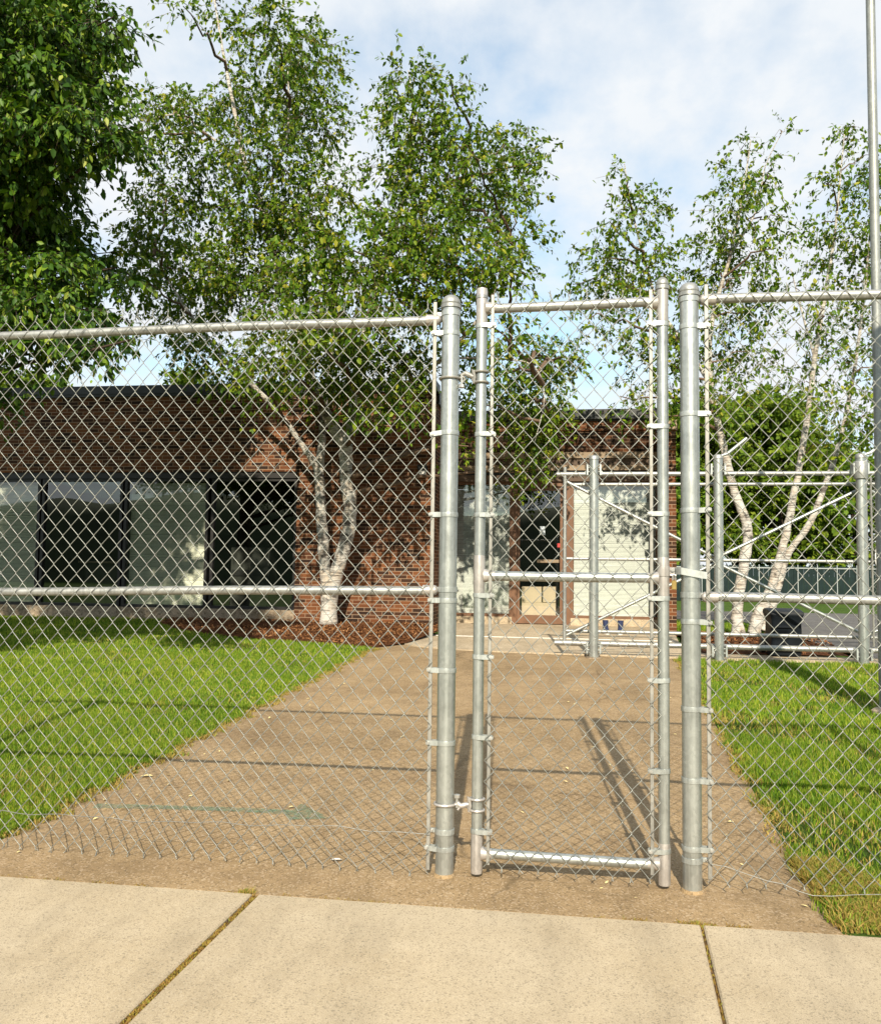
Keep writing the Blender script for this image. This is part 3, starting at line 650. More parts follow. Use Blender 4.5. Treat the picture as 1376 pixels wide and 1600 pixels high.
dn2 = lambda Y: (np.array([PEX(y) for y in Y])-0.05+0.02*np.sin(9*Y), np.array([PEX(y) for y in Y])+0.06+0.06*np.sin(3*Y)**2)
sow(4200, dn2, 4.2, 11.8, G, 0.028, 0.006, lean=1.6, store=DV)
sow(5200, lambda Y: (1.0+0.02*np.sin(30*Y), 1.0+0.35-0.5*np.abs(Y-4.0)), 3.63, 4.35, G, 0.05, 0.005, lean=1.5, store=DV)
sow(20000, lambda Y: (0.9+0.0*Y, 0.37*Y+1.6), 3.62, 11.5, G, 0.04, 0.006, keep=lambda X, Y: (X > 1.05+0.0455*(Y-4)) & worn(X, Y, 0.3), lean=1.2, store=DV)
sow(16000, LX, 4.1, 13, GL, 0.045, 0.006, keep=lambda X, Y: worn(X, Y, 0.7), lean=1.1, store=DV)
tag(np_mesh('dry_grass', np.concatenate(DV[0]), np.concatenate(DV[1]), M['dry_grass']), 'straw coloured dead grass along the lawn edges', 'dry grass', kind='stuff')
# moss and dirt crumbs in the pavement joints
JV = ([], [])
jx = lambda Y: (-1.292-0.044*(3.6-Y)-0.015, -1.292-0.044*(3.6-Y)+0.014)
sow(3000, jx, 1.6, 3.6, lambda y: G(y)-0.013, 0.010, 0.006, lean=1.3, store=JV)
sow(500, lambda Y: (0.496-0.045*(3.6-Y)-0.006, 0.496-0.045*(3.6-Y)+0.006), 1.6, 3.6, lambda y: G(y)-0.012, 0.010, 0.004, lean=1.3, store=JV)
sow(2600, lambda Y: (Y*0-2.6, Y*0+1.05), 3.600, 3.622, lambda y: G(y)-0.008, 0.012, 0.004, keep=lambda X, Y: np.sin(5*X)+np.sin(13*X+1)+np.sin(31*X) > 0.3, lean=1.3, store=JV)
tag(np_mesh('joint_moss', np.concatenate(JV[0]), np.concatenate(JV[1]), M['moss']), 'yellowish moss and dry stems filling the pavement joints', 'moss', kind='stuff')
def tuft(x, y, r, n_, h, label):
    V = ([], []); a = RNG.uniform(0, 2*np.pi, n_); q = r*np.sqrt(RNG.random(n_))
    v, t = blades(x+q*np.cos(a)*1.5, y+q*np.sin(a)*0.7, np.full(n_, G(y)-0.01), h*RNG.uniform(0.5, 1.2, n_), np.full(n_, 0.005), 1.0)
    tag(np_mesh('weed_tuft', v, t, M['dry_grass'], loc=(x, y, G(y))), label, 'weed', 'weeds in the pavement joints')
tuft(-1.335, 3.61, 0.022, 150, 0.024, 'yellow green weed tuft where the wide pavement joint meets the path')
tuft(0.48, 3.612, 0.016, 80, 0.018, 'small brown weed tuft at top of the narrow pavement joint')
# bark chips
def chips(poly, n_, zf, keep=None):
    P = np.array(poly); X = RNG.uniform(P[:, 0].min(), P[:, 0].max(), n_*2); Y = RNG.uniform(P[:, 1].min(), P[:, 1].max(), n_*2)
    ok = inside(poly, X, Y); X, Y = X[ok][:n_], Y[ok][:n_]; n2 = len(X); Z = np.array([zf(x, y) for x, y in zip(X, Y)])
    a = RNG.uniform(0, np.pi, n2); L = RNG.uniform(0.02, 0.06, n2); W = RNG.uniform(0.008, 0.018, n2); tl = RNG.normal(0, 0.45, (n2, 2))
    d = np.stack([np.cos(a), np.sin(a), tl[:, 0]], 1); sd = np.stack([-np.sin(a), np.cos(a), tl[:, 1]], 1)
    C = np.stack([X, Y, Z], 1); V = np.stack([C-d*L[:, None]/2-sd*W[:, None]/2, C+d*L[:, None]/2-sd*W[:, None]/2, C+d*L[:, None]/2+sd*W[:, None]/2, C-d*L[:, None]/2+sd*W[:, None]/2], 1)
    return V.reshape(-1, 3), (np.arange(n2)*4)[:, None]+np.array([[0, 1, 2, 3]])
def bedz(poly, ze, zm):
    c = np.mean(poly, axis=0)
    def f(x, y):
        d = math.hypot(x-c[0], (y-c[1])*1.4); t = max(0.0, 1-d/2.6)
        return ze(x, y)*(1-t)+zm*t+0.035
    return f
v1, q1 = chips(BED_L, 9000, bedz(BED_L, lambda x, y: GL(y), 0.335)); v2, q2 = chips(BED_R, 3000, bedz(BED_R, lambda x, y: 0.27, 0.33))
tag(np_mesh('bark_mulch', np.concatenate([v1, v2]), np.concatenate([q1, q2+len(v1)]), M['chips']), 'reddish brown bark mulch around the birch trunks', 'mulch', kind='stuff')
# fallen leaves
def leaf_obj(x, y, L, mt, label, rot, group):
    mb = MB(); W = L*0.42; z = G(y)+0.004; c, s_ = math.cos(rot), math.sin(rot); pts = []
    for u, v, h in ((-0.5, 0, 0), (-0.2, -0.5, .10), (0.2, -0.42, .12), (0.5, 0, .04), (0.2, 0.42, .14), (-0.2, 0.5, .10), (0.0, 0.0, 0.02)):
        a, b_ = u*L, v*W; pts.append((x+a*c-b_*s_, y+a*s_+b_*c, z+h*L*0.6))
    mb.add(pts, [(0, 1, 6), (1, 2, 6), (2, 3, 6), (3, 4, 6), (4, 5, 6), (5, 0, 6)])
    return tag(mb.build('fallen_leaf', mt, loc=(x, y, z)), label, 'leaf', group)
leaf_obj(-2.60, 5.24, 0.085, M['pale_leaf'], 'large pale yellow leaf lying on path near the lawn edge', 0.2, 'dry leaves scattered on the path')
leaf_obj(-1.064, 4.03, 0.055, M['white_leaf'], 'white bleached leaf lying at the foot of the fence mesh', 0.1, 'dry leaves scattered on the path')
first = leaf_obj(-1.52, 4.78, 0.04, M['pale_leaf'], 'tiny dry yellow leaf fragment scattered on the brown path', 0.7, 'dry leaves scattered on the path')
for k in range(120):
    o = first.copy(); COL.objects.link(o); y = random.uniform(3.75, 9.5)
    x = random.choice([random.uniform(-2.6, 0.95), random.uniform(-2.68, -2.3), random.uniform(0.75, 1.05), random.uniform(-0.35, 0.6)])
    o.location = (x, y, G(y)+0.004); o.rotation_euler = (random.uniform(-.2, .2), random.uniform(-.2, .2), random.uniform(0, 6.3)); sc = random.uniform(0.35, 1.15); o.scale = (sc, sc*random.uniform(0.6, 1), sc)
# ------------------------------------------------------------------ the brick building
bld = thing('brick_building', (-3.0, 16.0, 0.3), 'low red brick building with dark flat roof edge and entrance recess', 'building')
WY, RY, RX0 = 16.0, 18.35, -2.56          # front wall, recessed entrance wall, corner between them
WT, WH = 4.70, 4.86
HEAD, SILL = 3.05, 0.62
WL, WR = -12.1, -5.13                     # window band
b = MB()
b.box((-24, WY, HEAD+0.12), (RX0, WY+0.3, WT))                     # brick above the windows
b.box((WR, WY, 0.10), (RX0, WY+0.3, HEAD+0.12))                    # brick right of the windows
b.box((-24, WY, 0.10), (WL, WY+0.3, HEAD+0.12))                    # brick left of the windows
b.build('wall', M['brick'], bld, smooth=False)
b = MB(); b.box((RX0-0.3, WY+0.3, 0.10), (RX0-0.001, RY+0.3, WT-0.05)); b.build('return_wall', M['brick'], bld, smooth=False)
b = MB(); b.box((WL, WY+0.02, 0.12), (WR, WY+0.28, SILL-0.06)); b.build('foundation', M['base_course'], bld, smooth=False)
b = MB(); b.box((-24, WY-0.06, WT), (RX0+0.06, WY+0.5, WH)); b.box((-24, WY-0.045, WT-0.05), (RX0+0.04, WY-0.003, WT-0.002)); b.build('roof_fascia', M['fascia'], bld, smooth=False)
b = MB(); b.box((-24, WY+0.5, WH-0.35), (RX0+0.05, 34, WH-0.10)); b.box((RX0+0.05, RY+0.6, 4.32), (1.9, 34, 4.5)); b.build('flat_roof', M['fascia'], bld, smooth=False)
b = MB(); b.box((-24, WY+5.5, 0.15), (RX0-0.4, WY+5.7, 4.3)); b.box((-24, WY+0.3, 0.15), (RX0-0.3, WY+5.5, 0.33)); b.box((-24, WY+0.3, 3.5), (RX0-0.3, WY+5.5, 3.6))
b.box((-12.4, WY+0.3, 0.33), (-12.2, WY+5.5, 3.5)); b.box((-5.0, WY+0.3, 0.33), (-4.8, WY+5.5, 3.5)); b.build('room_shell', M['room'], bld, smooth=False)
b = MB(); b.box((-24.2, WY+0.3, 0.1), (-23.9, 34, 4.7)); b.box((-24, 33.8, 0), (1.9, 34.1, 4.45)); b.box((1.88, RY+0.6, 0.1), (2.05, 34, 4.45)); b.build('rear_wall', M['brick'], bld, smooth=False)
b = MB(); b.box((WL, WY+0.03, HEAD), (WR, WY+0.26, HEAD+0.118)); b.build('window_head', M['dark_frame'], bld, smooth=False)
def blind(parent, x0, x1, z0, z1, y, mt, pitch=0.026):
    n_ = int((z1-z0)/pitch); z = z0+np.arange(n_)*pitch; k = len(z); V = np.zeros((k, 4, 3))
    V[:, 0] = np.stack([np.full(k, x0), np.full(k, y-0.006), z], 1); V[:, 1] = np.stack([np.full(k, x1), np.full(k, y-0.006), z], 1)
    V[:, 2] = np.stack([np.full(k, x1), np.full(k, y+0.006), z+0.0225], 1); V[:, 3] = np.stack([np.full(k, x0), np.full(k, y+0.006), z+0.0225], 1)
    V[:, :, 2] += RNG.normal(0, 0.0012, (k, 1))
    return np_mesh('blind', V.reshape(-1, 3), (np.arange(k)*4)[:, None]+np.array([[0, 1, 2, 3]]), mt, parent)
def window(x0, x1, z0, z1, y, frame_mt, glass_mt, fw=0.06, shade=None, smt=None):
    f = MB()
    f.box((x0, y, z0), (x0+fw, y+0.11, z1)); f.box((x1-fw, y, z0), (x1, y+0.11, z1))
    f.box((x0+fw, y+0.002, z1-fw), (x1-fw, y+0.108, z1)); f.box((x0+fw, y+0.002, z0), (x1-fw, y+0.108, z0+fw))
    o = f.build('window', frame_mt, bld, smooth=False)
    p = MB(); p.add([(x0+fw, y+0.05, z0+fw), (x1-fw, y+0.05, z0+fw), (x1-fw, y+0.05, z1-fw), (x0+fw, y+0.05, z1-fw)], [(0, 1, 2, 3)]); p.build('pane', glass_mt, o, smooth=False)
    if shade is not None: blind(o, x0+fw+0.01, x1-fw-0.01, z0+fw+shade*(z1-z0), z1-fw, y+0.16, smt)
    return o
for x0, x1, sh in ((-12.1, -10.40, 0.0), (-10.36, -8.66, None), (-8.62, -6.90, 0.0), (-6.84, -5.14, None)):
    window(x0, x1, SILL-0.058, HEAD-0.002, WY+0.06, M['dark_frame'], M['glass'], 0.055, sh, M['blind'])
# entrance recess
e = lambda px, py: at(px, py, RY)
RT = float(e(900, 641)[2]); RB = float(e(900, 656)[2])
b = MB(); b.box((RX0+0.061, RY-0.10, RB), (1.70, RY+0.6, RT)); b.box((RX0+0.061, RY-0.03, RB-0.03), (1.70, RY+0.3, RB-0.001)); b.build('roof_fascia', M['fascia'], bld, smooth=False)
zb = [float(e(950, y)[2]) for y in (673, 707, 716, 727, 735, 742, 752)]
b = MB(); b.box((RX0, RY, zb[0]), (1.70, RY+0.28, RB-0.031)); b.build('recess_wall', M['brick'], bld, smooth=False)
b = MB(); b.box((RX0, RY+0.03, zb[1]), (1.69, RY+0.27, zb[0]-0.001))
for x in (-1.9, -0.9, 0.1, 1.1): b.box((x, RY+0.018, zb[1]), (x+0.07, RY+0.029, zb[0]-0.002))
b.build('transom_wall', M['brick_dark'], bld, smooth=False)
b = MB(); b.box((RX0, RY-0.06, zb[2]), (1.70, RY+0.27, zb[1]-0.001)); b.box((RX0, RY-0.05, zb[4]), (1.70, RY+0.27, zb[3]-0.001)); b.build('header_trim', M['header_tan'], bld, smooth=False)
b = MB(); b.box((RX0, RY-0.02, zb[3]), (1.70, RY+0.27, zb[2]-0.001)); b.box((RX0, RY-0.03, zb[6]), (1.70, RY+0.27, zb[5]-0.001)); b.build('header_board', M['header_brown'], bld, smooth=False)
b = MB(); b.box((RX0, RY+0.01, zb[5]), (1.70, RY+0.27, zb[4]-0.001)); b.build('header_gap', M['black'], bld, smooth=False)
DX0, DX1, DX2 = float(e(805, 850)[0]), float(e(879, 850)[0]), float(e(891, 850)[0]); GX1 = float(e(802, 850)[0]); GX2 = float(e(1016, 850)[0])
ZT = zb[6]-0.001
window(RX0+0.03, GX1-0.03, 0.40, ZT, RY+0.04, M['wood'], M['glass_entry'], 0.06, 0.0, M['blind_warm'])
window(DX2+0.002, GX2+0.18, 0.40, ZT, RY+0.04, M['wood'], M['glass_entry'], 0.055, 0.0, M['blind_warm'])
b = MB(); b.box((RX0, RY+0.03, 0.15), (GX1-0.03, RY+0.26, 0.399)); b.box((DX2+0.002, RY+0.03, 0.15), (1.70, RY+0.26, 0.399)); b.build('foundation', M['walkway'], bld, smooth=False)
fr = MB(); fr.box((GX1-0.028, RY+0.02, 0.25), (DX0+0.03, RY+0.20, ZT)); fr.box((DX1, RY+0.02, 0.25), (DX2, RY+0.20, ZT)); fr.box((DX0+0.03, RY+0.022, ZT-0.10), (DX1, RY+0.198, ZT))
fr.build('door_frame', M['wood'], bld, smooth=False)
door = MB(); d0, d1 = DX0+0.034, DX1-0.004; zt = ZT-0.105; st_ = 0.055
ZD0, ZDB = 0.27, float(e(840, 966)[2])
door.box((d0, RY+0.06, ZD0), (d0+st_, RY+0.11, zt)); door.box((d1-st_, RY+0.06, ZD0), (d1, RY+0.11, zt)); door.box((d0+st_, RY+0.062, zt-0.08), (d1-st_, RY+0.108, zt)); door.box((d0+st_, RY+0.062, ZD0), (d1-st_, RY+0.108, ZDB+0.06))
do = door.build('door', M['wood'], bld, smooth=False)
p = MB(); p.add([(d0+st_, RY+0.08, ZDB+0.06), (d1-st_, RY+0.08, ZDB+0.06), (d1-st_, RY+0.08, zt-0.08), (d0+st_, RY+0.08, zt-0.08)], [(0, 1, 2, 3)]); p.build('pane', M['glass_entry'], do, smooth=False)
q = e(856, 877); p = MB(); p.bbox((float(e(839, 877)[0]), RY-0.02, float(q[2])-0.035), (float(e(873, 877)[0]), RY+0.02, float(q[2])+0.035), 0.008)
for x in (float(e(842, 877)[0]), float(e(870, 877)[0])): p.tube([(x, RY, float(q[2])), (x, RY+0.062, float(q[2]))], 0.012, 8)
p.build('push_bar', M['header_tan'], do)
q = e(847, 829); p = MB(); p.box((float(q[0])-0.055, RY+0.07, float(q[2])-0.09), (float(q[0])+0.055, RY+0.073, float(q[2])+0.09)); p.build('paper_notice', M['paper'], do, smooth=False)
q = e(873, 852); p = MB(); p.box((float(q[0])-0.035, RY+0.07, float(q[2])-0.04), (float(q[0])+0.03, RY+0.073, float(q[2])+0.04)); p.build('red_sticker', M['red'], do, smooth=False)
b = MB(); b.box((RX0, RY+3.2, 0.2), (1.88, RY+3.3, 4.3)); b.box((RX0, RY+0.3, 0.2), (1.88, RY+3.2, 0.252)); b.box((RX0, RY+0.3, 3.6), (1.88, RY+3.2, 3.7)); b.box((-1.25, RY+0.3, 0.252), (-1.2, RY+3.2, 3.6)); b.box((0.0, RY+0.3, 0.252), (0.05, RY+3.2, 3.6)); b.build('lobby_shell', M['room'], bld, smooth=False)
for (pxa, pxb, pya, pyb, lab) in ((815, 868, 942, 962, 'pale carton at the bottom behind the entrance door glass'), (815, 846, 917, 941, 'pale carton on top of lower carton behind the door glass, at the hinge side'), (848, 868, 917, 941, 'narrow pale carton on top of lower carton behind the door glass')):
    a_, c_ = at(pxa, pyb, RY+0.3), at(pxb, pya, RY+0.3)
    mb = MB(); mb.bbox((a_[0], RY+0.20, a_[2]), (c_[0], RY+0.7, c_[2]), 0.006)
    tag(mb.build('carton', M['carton'], smooth=False, loc=((a_[0]+c_[0])/2, RY+0.4, a_[2])), lab, 'carton', 'cartons stacked inside the door')
# brick pier at the right end of the recess
b = MB(); b.box((1.70, 16.6, 0.15), (1.88, RY+0.6, 3.98)); b.build('pier', M['brick'], bld, smooth=False)
b = MB(); b.box((1.67, 16.55, 3.98), (1.91, RY+0.6, 4.16)); b.build('pier_cap', M['cap'], bld, smooth=False)
for z in (3.48, 3.08):
    f = MB(); f.bbox((1.63, 16.53, z-0.05), (1.74, 16.597, z+0.06), 0.01); o = f.build('wall_light', M['white'], bld); k = MB(); k.bbox((1.65, 16.545, z-0.16), (1.73, 16.597, z-0.055), 0.01); k.build('light_bracket', M['black'], o)
q = at(662, 740, WY); f = MB(); f.bbox((q[0]-0.08, WY-0.12, q[2]-0.06), (q[0]+0.05, WY-0.003, q[2]+0.05), 0.012); o = f.build('wall_light', M['white'], bld)
k = MB(); k.bbox((q[0]-0.10, WY-0.15, q[2]+0.052), (q[0]+0.07, WY-0.003, q[2]+0.15), 0.01); k.build('light_hood', M['black'], o)
# furniture seen dimly behind the windows
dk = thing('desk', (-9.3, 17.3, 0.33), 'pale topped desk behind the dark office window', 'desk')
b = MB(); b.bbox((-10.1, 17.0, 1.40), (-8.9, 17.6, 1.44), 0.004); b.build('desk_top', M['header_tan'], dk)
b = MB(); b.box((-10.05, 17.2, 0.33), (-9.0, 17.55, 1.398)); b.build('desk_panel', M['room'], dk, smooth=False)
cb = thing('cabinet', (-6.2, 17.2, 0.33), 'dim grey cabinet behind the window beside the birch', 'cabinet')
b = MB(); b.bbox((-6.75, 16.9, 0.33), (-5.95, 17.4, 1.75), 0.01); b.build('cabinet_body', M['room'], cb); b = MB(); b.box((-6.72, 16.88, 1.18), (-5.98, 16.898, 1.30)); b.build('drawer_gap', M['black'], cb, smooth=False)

# ------------------------------------------------------------------ sliding gate and its posts
BY = 11.80; RYB = 11.93
zg = G(BY)
def sp(x0, z0, x1, z1, r, y=RYB, n_=12): mb = MB(); mb.tube([(x0, y, z0), (x1, y, z1)], r, n_); return mb
sg = thing('sliding_gate', (1.7, RYB, zg), 'long galvanized cantilever sliding gate frame with crossed braces', 'gate')
for nm, x0, x1, z, r, y in (('track_rail', -0.21, 6.6, 2.655, 0.030, RYB), ('top_rail', -0.10, 6.6, 2.525, 0.024, RYB+0.10), ('mid_rail', -0.10, 6.6, 1.522, 0.022, RYB+0.02), ('lower_rail', -0.10, 6.6, 0.557, 0.024, RYB+0.10), ('bottom_rail', -0.23, 6.6, 0.405, 0.036, RYB)):
    sp(x0, z, x1, z, r, y).build(nm, M['galv_rail'], sg)
for x in (-0.10, 1.86, 3.70, 5.6):
    mb = MB(); mb.tube([(x, RYB, 0.40), (x, RYB, 2.75 if x < 0 else 2.66)], 0.024, 12); mb.build('upright', M['galv_rail'], sg)
for x0, z0, x1, z1 in ((-0.08, 2.56, 1.84, 1.56), (-0.08, 0.50, 1.84, 1.48), (1.88, 1.56, 3.66, 2.46), (1.88, 1.48, 3.66, 0.60), (3.72, 2.46, 5.58, 1.56), (3.72, 0.60, 5.58, 1.48)):
    sp(x0, z0, x1, z1, 0.021, RYB+0.045).build('brace', M['galv'], sg)
mb = MB(); mb.tube([(3.76, RYB-0.03, 0.45), (3.76, RYB-0.03, 2.6)], 0.012, 6); mb.build('tension_bar', M['bar'], sg)
chain_link(3.74, 6.5, 0.45, 2.6, RYB-0.035, sg, 1.3, 0.072, 0.08, 0.0022, 0.0)
def roller(mb, x, z, top):
    s_ = 1 if top else -1
    mb.tube([(x-0.085, BY, z-0.028), (x+0.085, BY, z-0.028)], 0.009, 6); mb.tube([(x-0.085, BY, z+0.028), (x+0.085, BY, z+0.028)], 0.009, 6)
    for sx in (-1, 1):
        mb.bbox((x+sx*0.085-0.012, BY-0.035, z-0.075), (x+sx*0.085+0.012, BY+0.10, z+0.07), 0.003)
        mb.tube([(x+sx*0.085, BY+0.10, z-0.03*s_), (x+sx*0.085, BY+0.17, z-0.03*s_)], 0.035, 14)
def gate_post(x, label, arm, cap):
    gp = thing('gate_post', (x, BY, zg), label, 'post', 'posts carrying the sliding gate')
    mb = MB(); mb.lathe((x, BY, 0), [(0.060, 0.0), (0.060, 1.4), (0.060, 2.86)], 24); mb.build('post_shaft', M['galv'], gp)
    mb = MB(); mb.lathe((x, BY, 2.86), [(0.061, -0.03), (0.066, -0.028), (0.066, 0.004), (0.055, 0.022), (0.025, 0.034), (0, 0.036)], 24); mb.build('post_cap', M['galv_rail'], gp)
    for z, t in ((2.70, True), (0.36, False)):
        mb = MB(); roller(mb, x, z, t); mb.build('roller_bracket', M['galv_band'], gp)
    if cap:
        mb = MB(); mb.lathe((x, BY, 2.62), [(0.061, -0.06), (0.082, -0.05), (0.088, 0.0), (0.088, 0.16), (0.080, 0.17), (0.061, 0.175)], 24); mb.build('post_sleeve', M['galv_rail'], gp)
    if arm:
        mb = MB(); mb.tube([(x+0.03, BY-0.01, 2.87), (x+0.12, BY-0.01, 2.90), (x+0.36, BY-0.01, 3.10)], [0.016, 0.022, 0.022], 10); mb.build('barb_arm', M['galv_band'], gp)
    mb = MB(); mb.lathe((x, BY, zg), [(0.11, -0.05), (0.105, 0.006), (0.062, 0.014), (0.058, 0.014)], 18); mb.build('footing_collar', M['base_course'], gp)
gate_post(0.28, 'galvanized roller post standing on the path in front of the entrance', False, False)
gate_post(1.865, 'galvanized roller post in grass with slanted bare arm at its top', True, False)
gate_post(3.61, 'galvanized roller post with thick sleeve at right of the black bin', True, True)
rc = MB(); q0 = at(1374, 868, RYB-0.12)
for k in range(7):
    a_ = 0.02*k; rc.tube([(q0[0]+0.015+0.006*k+0.055*math.cos(t)+a_*0.3, RYB-0.08-0.012*k, q0[2]-0.02+0.16*math.sin(t)) for t in np.linspace(0, 2*math.pi, 20)], 0.011, 6)
tag(rc.build('rope_coil', M['white'], loc=(q0[0], RYB-0.1, q0[2]-0.18)), 'white rope coil hanging on the sliding gate mesh', 'rope')

# ------------------------------------------------------------------ wheelie bin
BX, BYB = 2.815, 12.55
bz = 0.275
bn = thing('wheelie_bin', (BX, BYB, bz), 'black plastic wheelie bin between the birches and the sliding gate', 'bin')
wB, wT, dB, dT, hB = 0.185, 0.200, 0.18, 0.21, 0.60
mb = MB(); V = []
for z, w_, d_ in ((0.0, wB, dB), (0.10, wB+0.012, dB+0.015), (0.44, wT-0.012, dT-0.02), (0.50, wT, dT), (0.53, wT+0.012, dT+0.01)):
    for sx, sy in ((-1, -1), (-0.86, -1.06), (0.86, -1.06), (1, -1), (1.03, -0.8), (1.03, 0.8), (1, 1), (-1, 1), (-1.03, 0.8), (-1.03, -0.8)): V.append((BX+sx*w_, BYB+sy*d_, bz+z))
Fc = [(k*10+i, k*10+(i+1) % 10, (k+1)*10+(i+1) % 10, (k+1)*10+i) for k in range(4) for i in range(10)] + [tuple(range(9, -1, -1)), tuple(range(40, 50))]
mb.add(V, Fc); mb.build('bin_body', M['bin'], bn)
mb = MB(); V = []; w_, d_ = 0.215, 0.235
prof = [(-1.0, 0.0), (-1.0, 0.03), (-0.95, 0.05), (-0.5, 0.075), (0.3, 0.085), (0.9, 0.075), (1.0, 0.05), (1.0, 0.0)]
for sx in (-1, -0.9, 0.9, 1):
    for y, z in prof: V.append((BX+sx*w_, BYB+y*d_, bz+0.532+z*(0.8 if abs(sx) == 1 else 1)))
k = len(prof); Fc = [(a*k+i, a*k+i+1, (a+1)*k+i+1, (a+1)*k+i) for a in range(3) for i in range(k-1)] + [tuple(range(k)), tuple(range(4*k-1, 3*k-1, -1))]
Fc += [(a*k, (a+1)*k, (a+1)*k+k-1, a*k+k-1) for a in range(3)]
mb.add(V, Fc); lid = mb.build('bin_lid', M['bin'], bn)
mb = MB(); mb.bbox((BX-0.13, BYB-0.225, bz+0.36), (BX+0.13, BYB-0.185, bz+0.40), 0.008); mb.build('grip_bar', M['bin'], bn)
mb = MB(); mb.tube([(BX-0.2, BYB+0.27, bz+0.55), (BX+0.2, BYB+0.27, bz+0.55)], 0.014, 8); mb.build('handle', M['bin'], bn)
for sx in (-1, 1):
    mb = MB(); mb.tube([(BX+sx*0.20, BYB+0.22, bz+0.10), (BX+sx*0.25, BYB+0.22, bz+0.10)], 0.10, 18); mb.build('wheel', M['black'], bn)
# ------------------------------------------------------------------ tall pole at the right edge
tp = thing('metal_pole', (2.715, 8.35, G(8.35)), 'tall thin grey metal pole standing in the lawn at far right', 'pole')
mb = MB(); mb.lathe((2.715, 8.35, 0), [(0.042, 0.05), (0.041, 3), (0.040, 6), (0.039, 8.6), (0, 8.62)], 20); mb.build('pole_shaft', M['pole'], tp)
mb = MB(); mb.lathe((2.715, 8.35, G(8.35)), [(0.11, -0.1), (0.105, 0.03), (0.08, 0.05), (0.0, 0.055)], 20); mb.build('pole_footing', M['walkway'], tp)
wp_ = thing('shadow_pole', (3.06, 5.2, G(5.2)), 'added unseen wooden pole casting the wide shadow across the right lawn', 'pole')  # unseen stand-in caster, added for the wide shadow band on the lawn
mb = MB(); mb.lathe((3.06, 5.2, 0), [(0.19, -0.1), (0.18, 1.5), (0.165, 4.0), (0.155, 5.6), (0, 5.62)], 18); mb.build('pole_shaft', M['branch_bark'], wp_)
mb = MB(); mb.tube([(2.70, 5.2, 5.35), (3.42, 5.2, 5.35)], 0.05, 8); mb.build('cross_arm', M['branch_bark'], wp_)
# ------------------------------------------------------------------ boots by the entrance window
def boot(x, y, z, lab, yaw=0.0):
    t = thing('boot', (x, y, z), lab, 'boot', 'pair of dark blue boots on the walkway')
    c, s_ = math.cos(yaw), math.sin(yaw)
    def ringp(cx_, cy_, rx, ry, zz): return [(x+(cx_+rx*math.cos(a))*c-(cy_+ry*math.sin(a))*s_, y+(cx_+rx*math.cos(a))*s_+(cy_+ry*math.sin(a))*c, z+zz) for a in np.linspace(0, 2*math.pi, 13)[:-1]]
    def loft(rs): V = sum(rs, []); return MB().add(V, [(k*12+i, k*12+(i+1) % 12, (k+1)*12+(i+1) % 12, (k+1)*12+i) for k in range(len(rs)-1) for i in range(12)]+[tuple(range(11, -1, -1)), tuple(range((len(rs)-1)*12, len(rs)*12))])
    loft([ringp(0, 0, 0.048, 0.145, 0), ringp(0, 0, 0.05, 0.147, 0.03)]).build('sole', M['white'], t)
    loft([ringp(0, 0, 0.046, 0.14, 0.031), ringp(0, 0.005, 0.048, 0.135, 0.06), ringp(0, 0.03, 0.047, 0.10, 0.09), ringp(0, 0.06, 0.046, 0.065, 0.12), ringp(0, 0.065, 0.050, 0.062, 0.20), ringp(0, 0.068, 0.054, 0.062, 0.24), ringp(0, 0.068, 0.046, 0.054, 0.236)]).build('boot_upper', M['navy'], t)
boot(0.60, 16.0, 0.254, 'dark blue boot with white sole nearer the entrance door', 0.2)
boot(0.84, 15.98, 0.254, 'dark blue boot with white sole nearer the brick pier', -0.15)

# ------------------------------------------------------------------ green privacy fence beyond the road
gf = thing('privacy_fence', (12, 50, G(50)), 'long dark green privacy fence beyond the grey road', 'fence')
zf0, zf1 = G(50)-0.03, float(at(1250, 884, 50)[2])
mb = MB()
for x in np.arange(4.0, 30, 0.13): mb.box((x, 50+0.02*(int(x*7.7) % 2), zf0), (x+0.122, 50.03+0.02*(int(x*7.7) % 2), zf1-0.02*((int(x*13)) % 3)))
mb.build('slat_panel', M['green_slat'], gf, smooth=False)
for x in np.arange(4.0, 30, 1.0):
    mb = MB(); mb.box((x-0.022, 49.93, zf0), (x+0.022, 49.985, zf1+0.05)); mb.build('fence_stake', M['grey_post'], gf, smooth=False)
mb = MB(); mb.box((4, 49.955, zf1-0.16), (30, 49.995, zf1-0.10)); mb.build('fence_rail', M['grey_post'], gf, smooth=False)

# ------------------------------------------------------------------ trees
LEAF = np.array([(0, 0), (0.36, 0.5), (0.72, 0.36), (1.0, 0), (0.72, -0.36), (0.36, -0.5)])
def leaf_verts(P, A, Nn, L, W, fold=0.16, curl=0.12):
    """P base points, A axis, Nn rough normal -> folded, slightly curled pointed leaves"""
    A = A/(np.linalg.norm(A, axis=1, keepdims=True)+1e-9); S = np.cross(A, Nn); S /= np.linalg.norm(S, axis=1, keepdims=True)+1e-9; Nn = np.cross(S, A)
    V = np.zeros((len(P), 6, 3))
    for i, (u, v) in enumerate(LEAF):
        V[:, i] = P + A*(u*L)[:, None] + S*(v*W)[:, None] + Nn*((abs(v)*fold*W) - curl*u*u*L)[:, None]
    k = (np.arange(len(P))*6)[:, None]
    Q = np.concatenate([k+np.array([[0, 1, 2, 3]]), k+np.array([[0, 3, 4, 5]])], 0)
    return V.reshape(-1, 3), Q
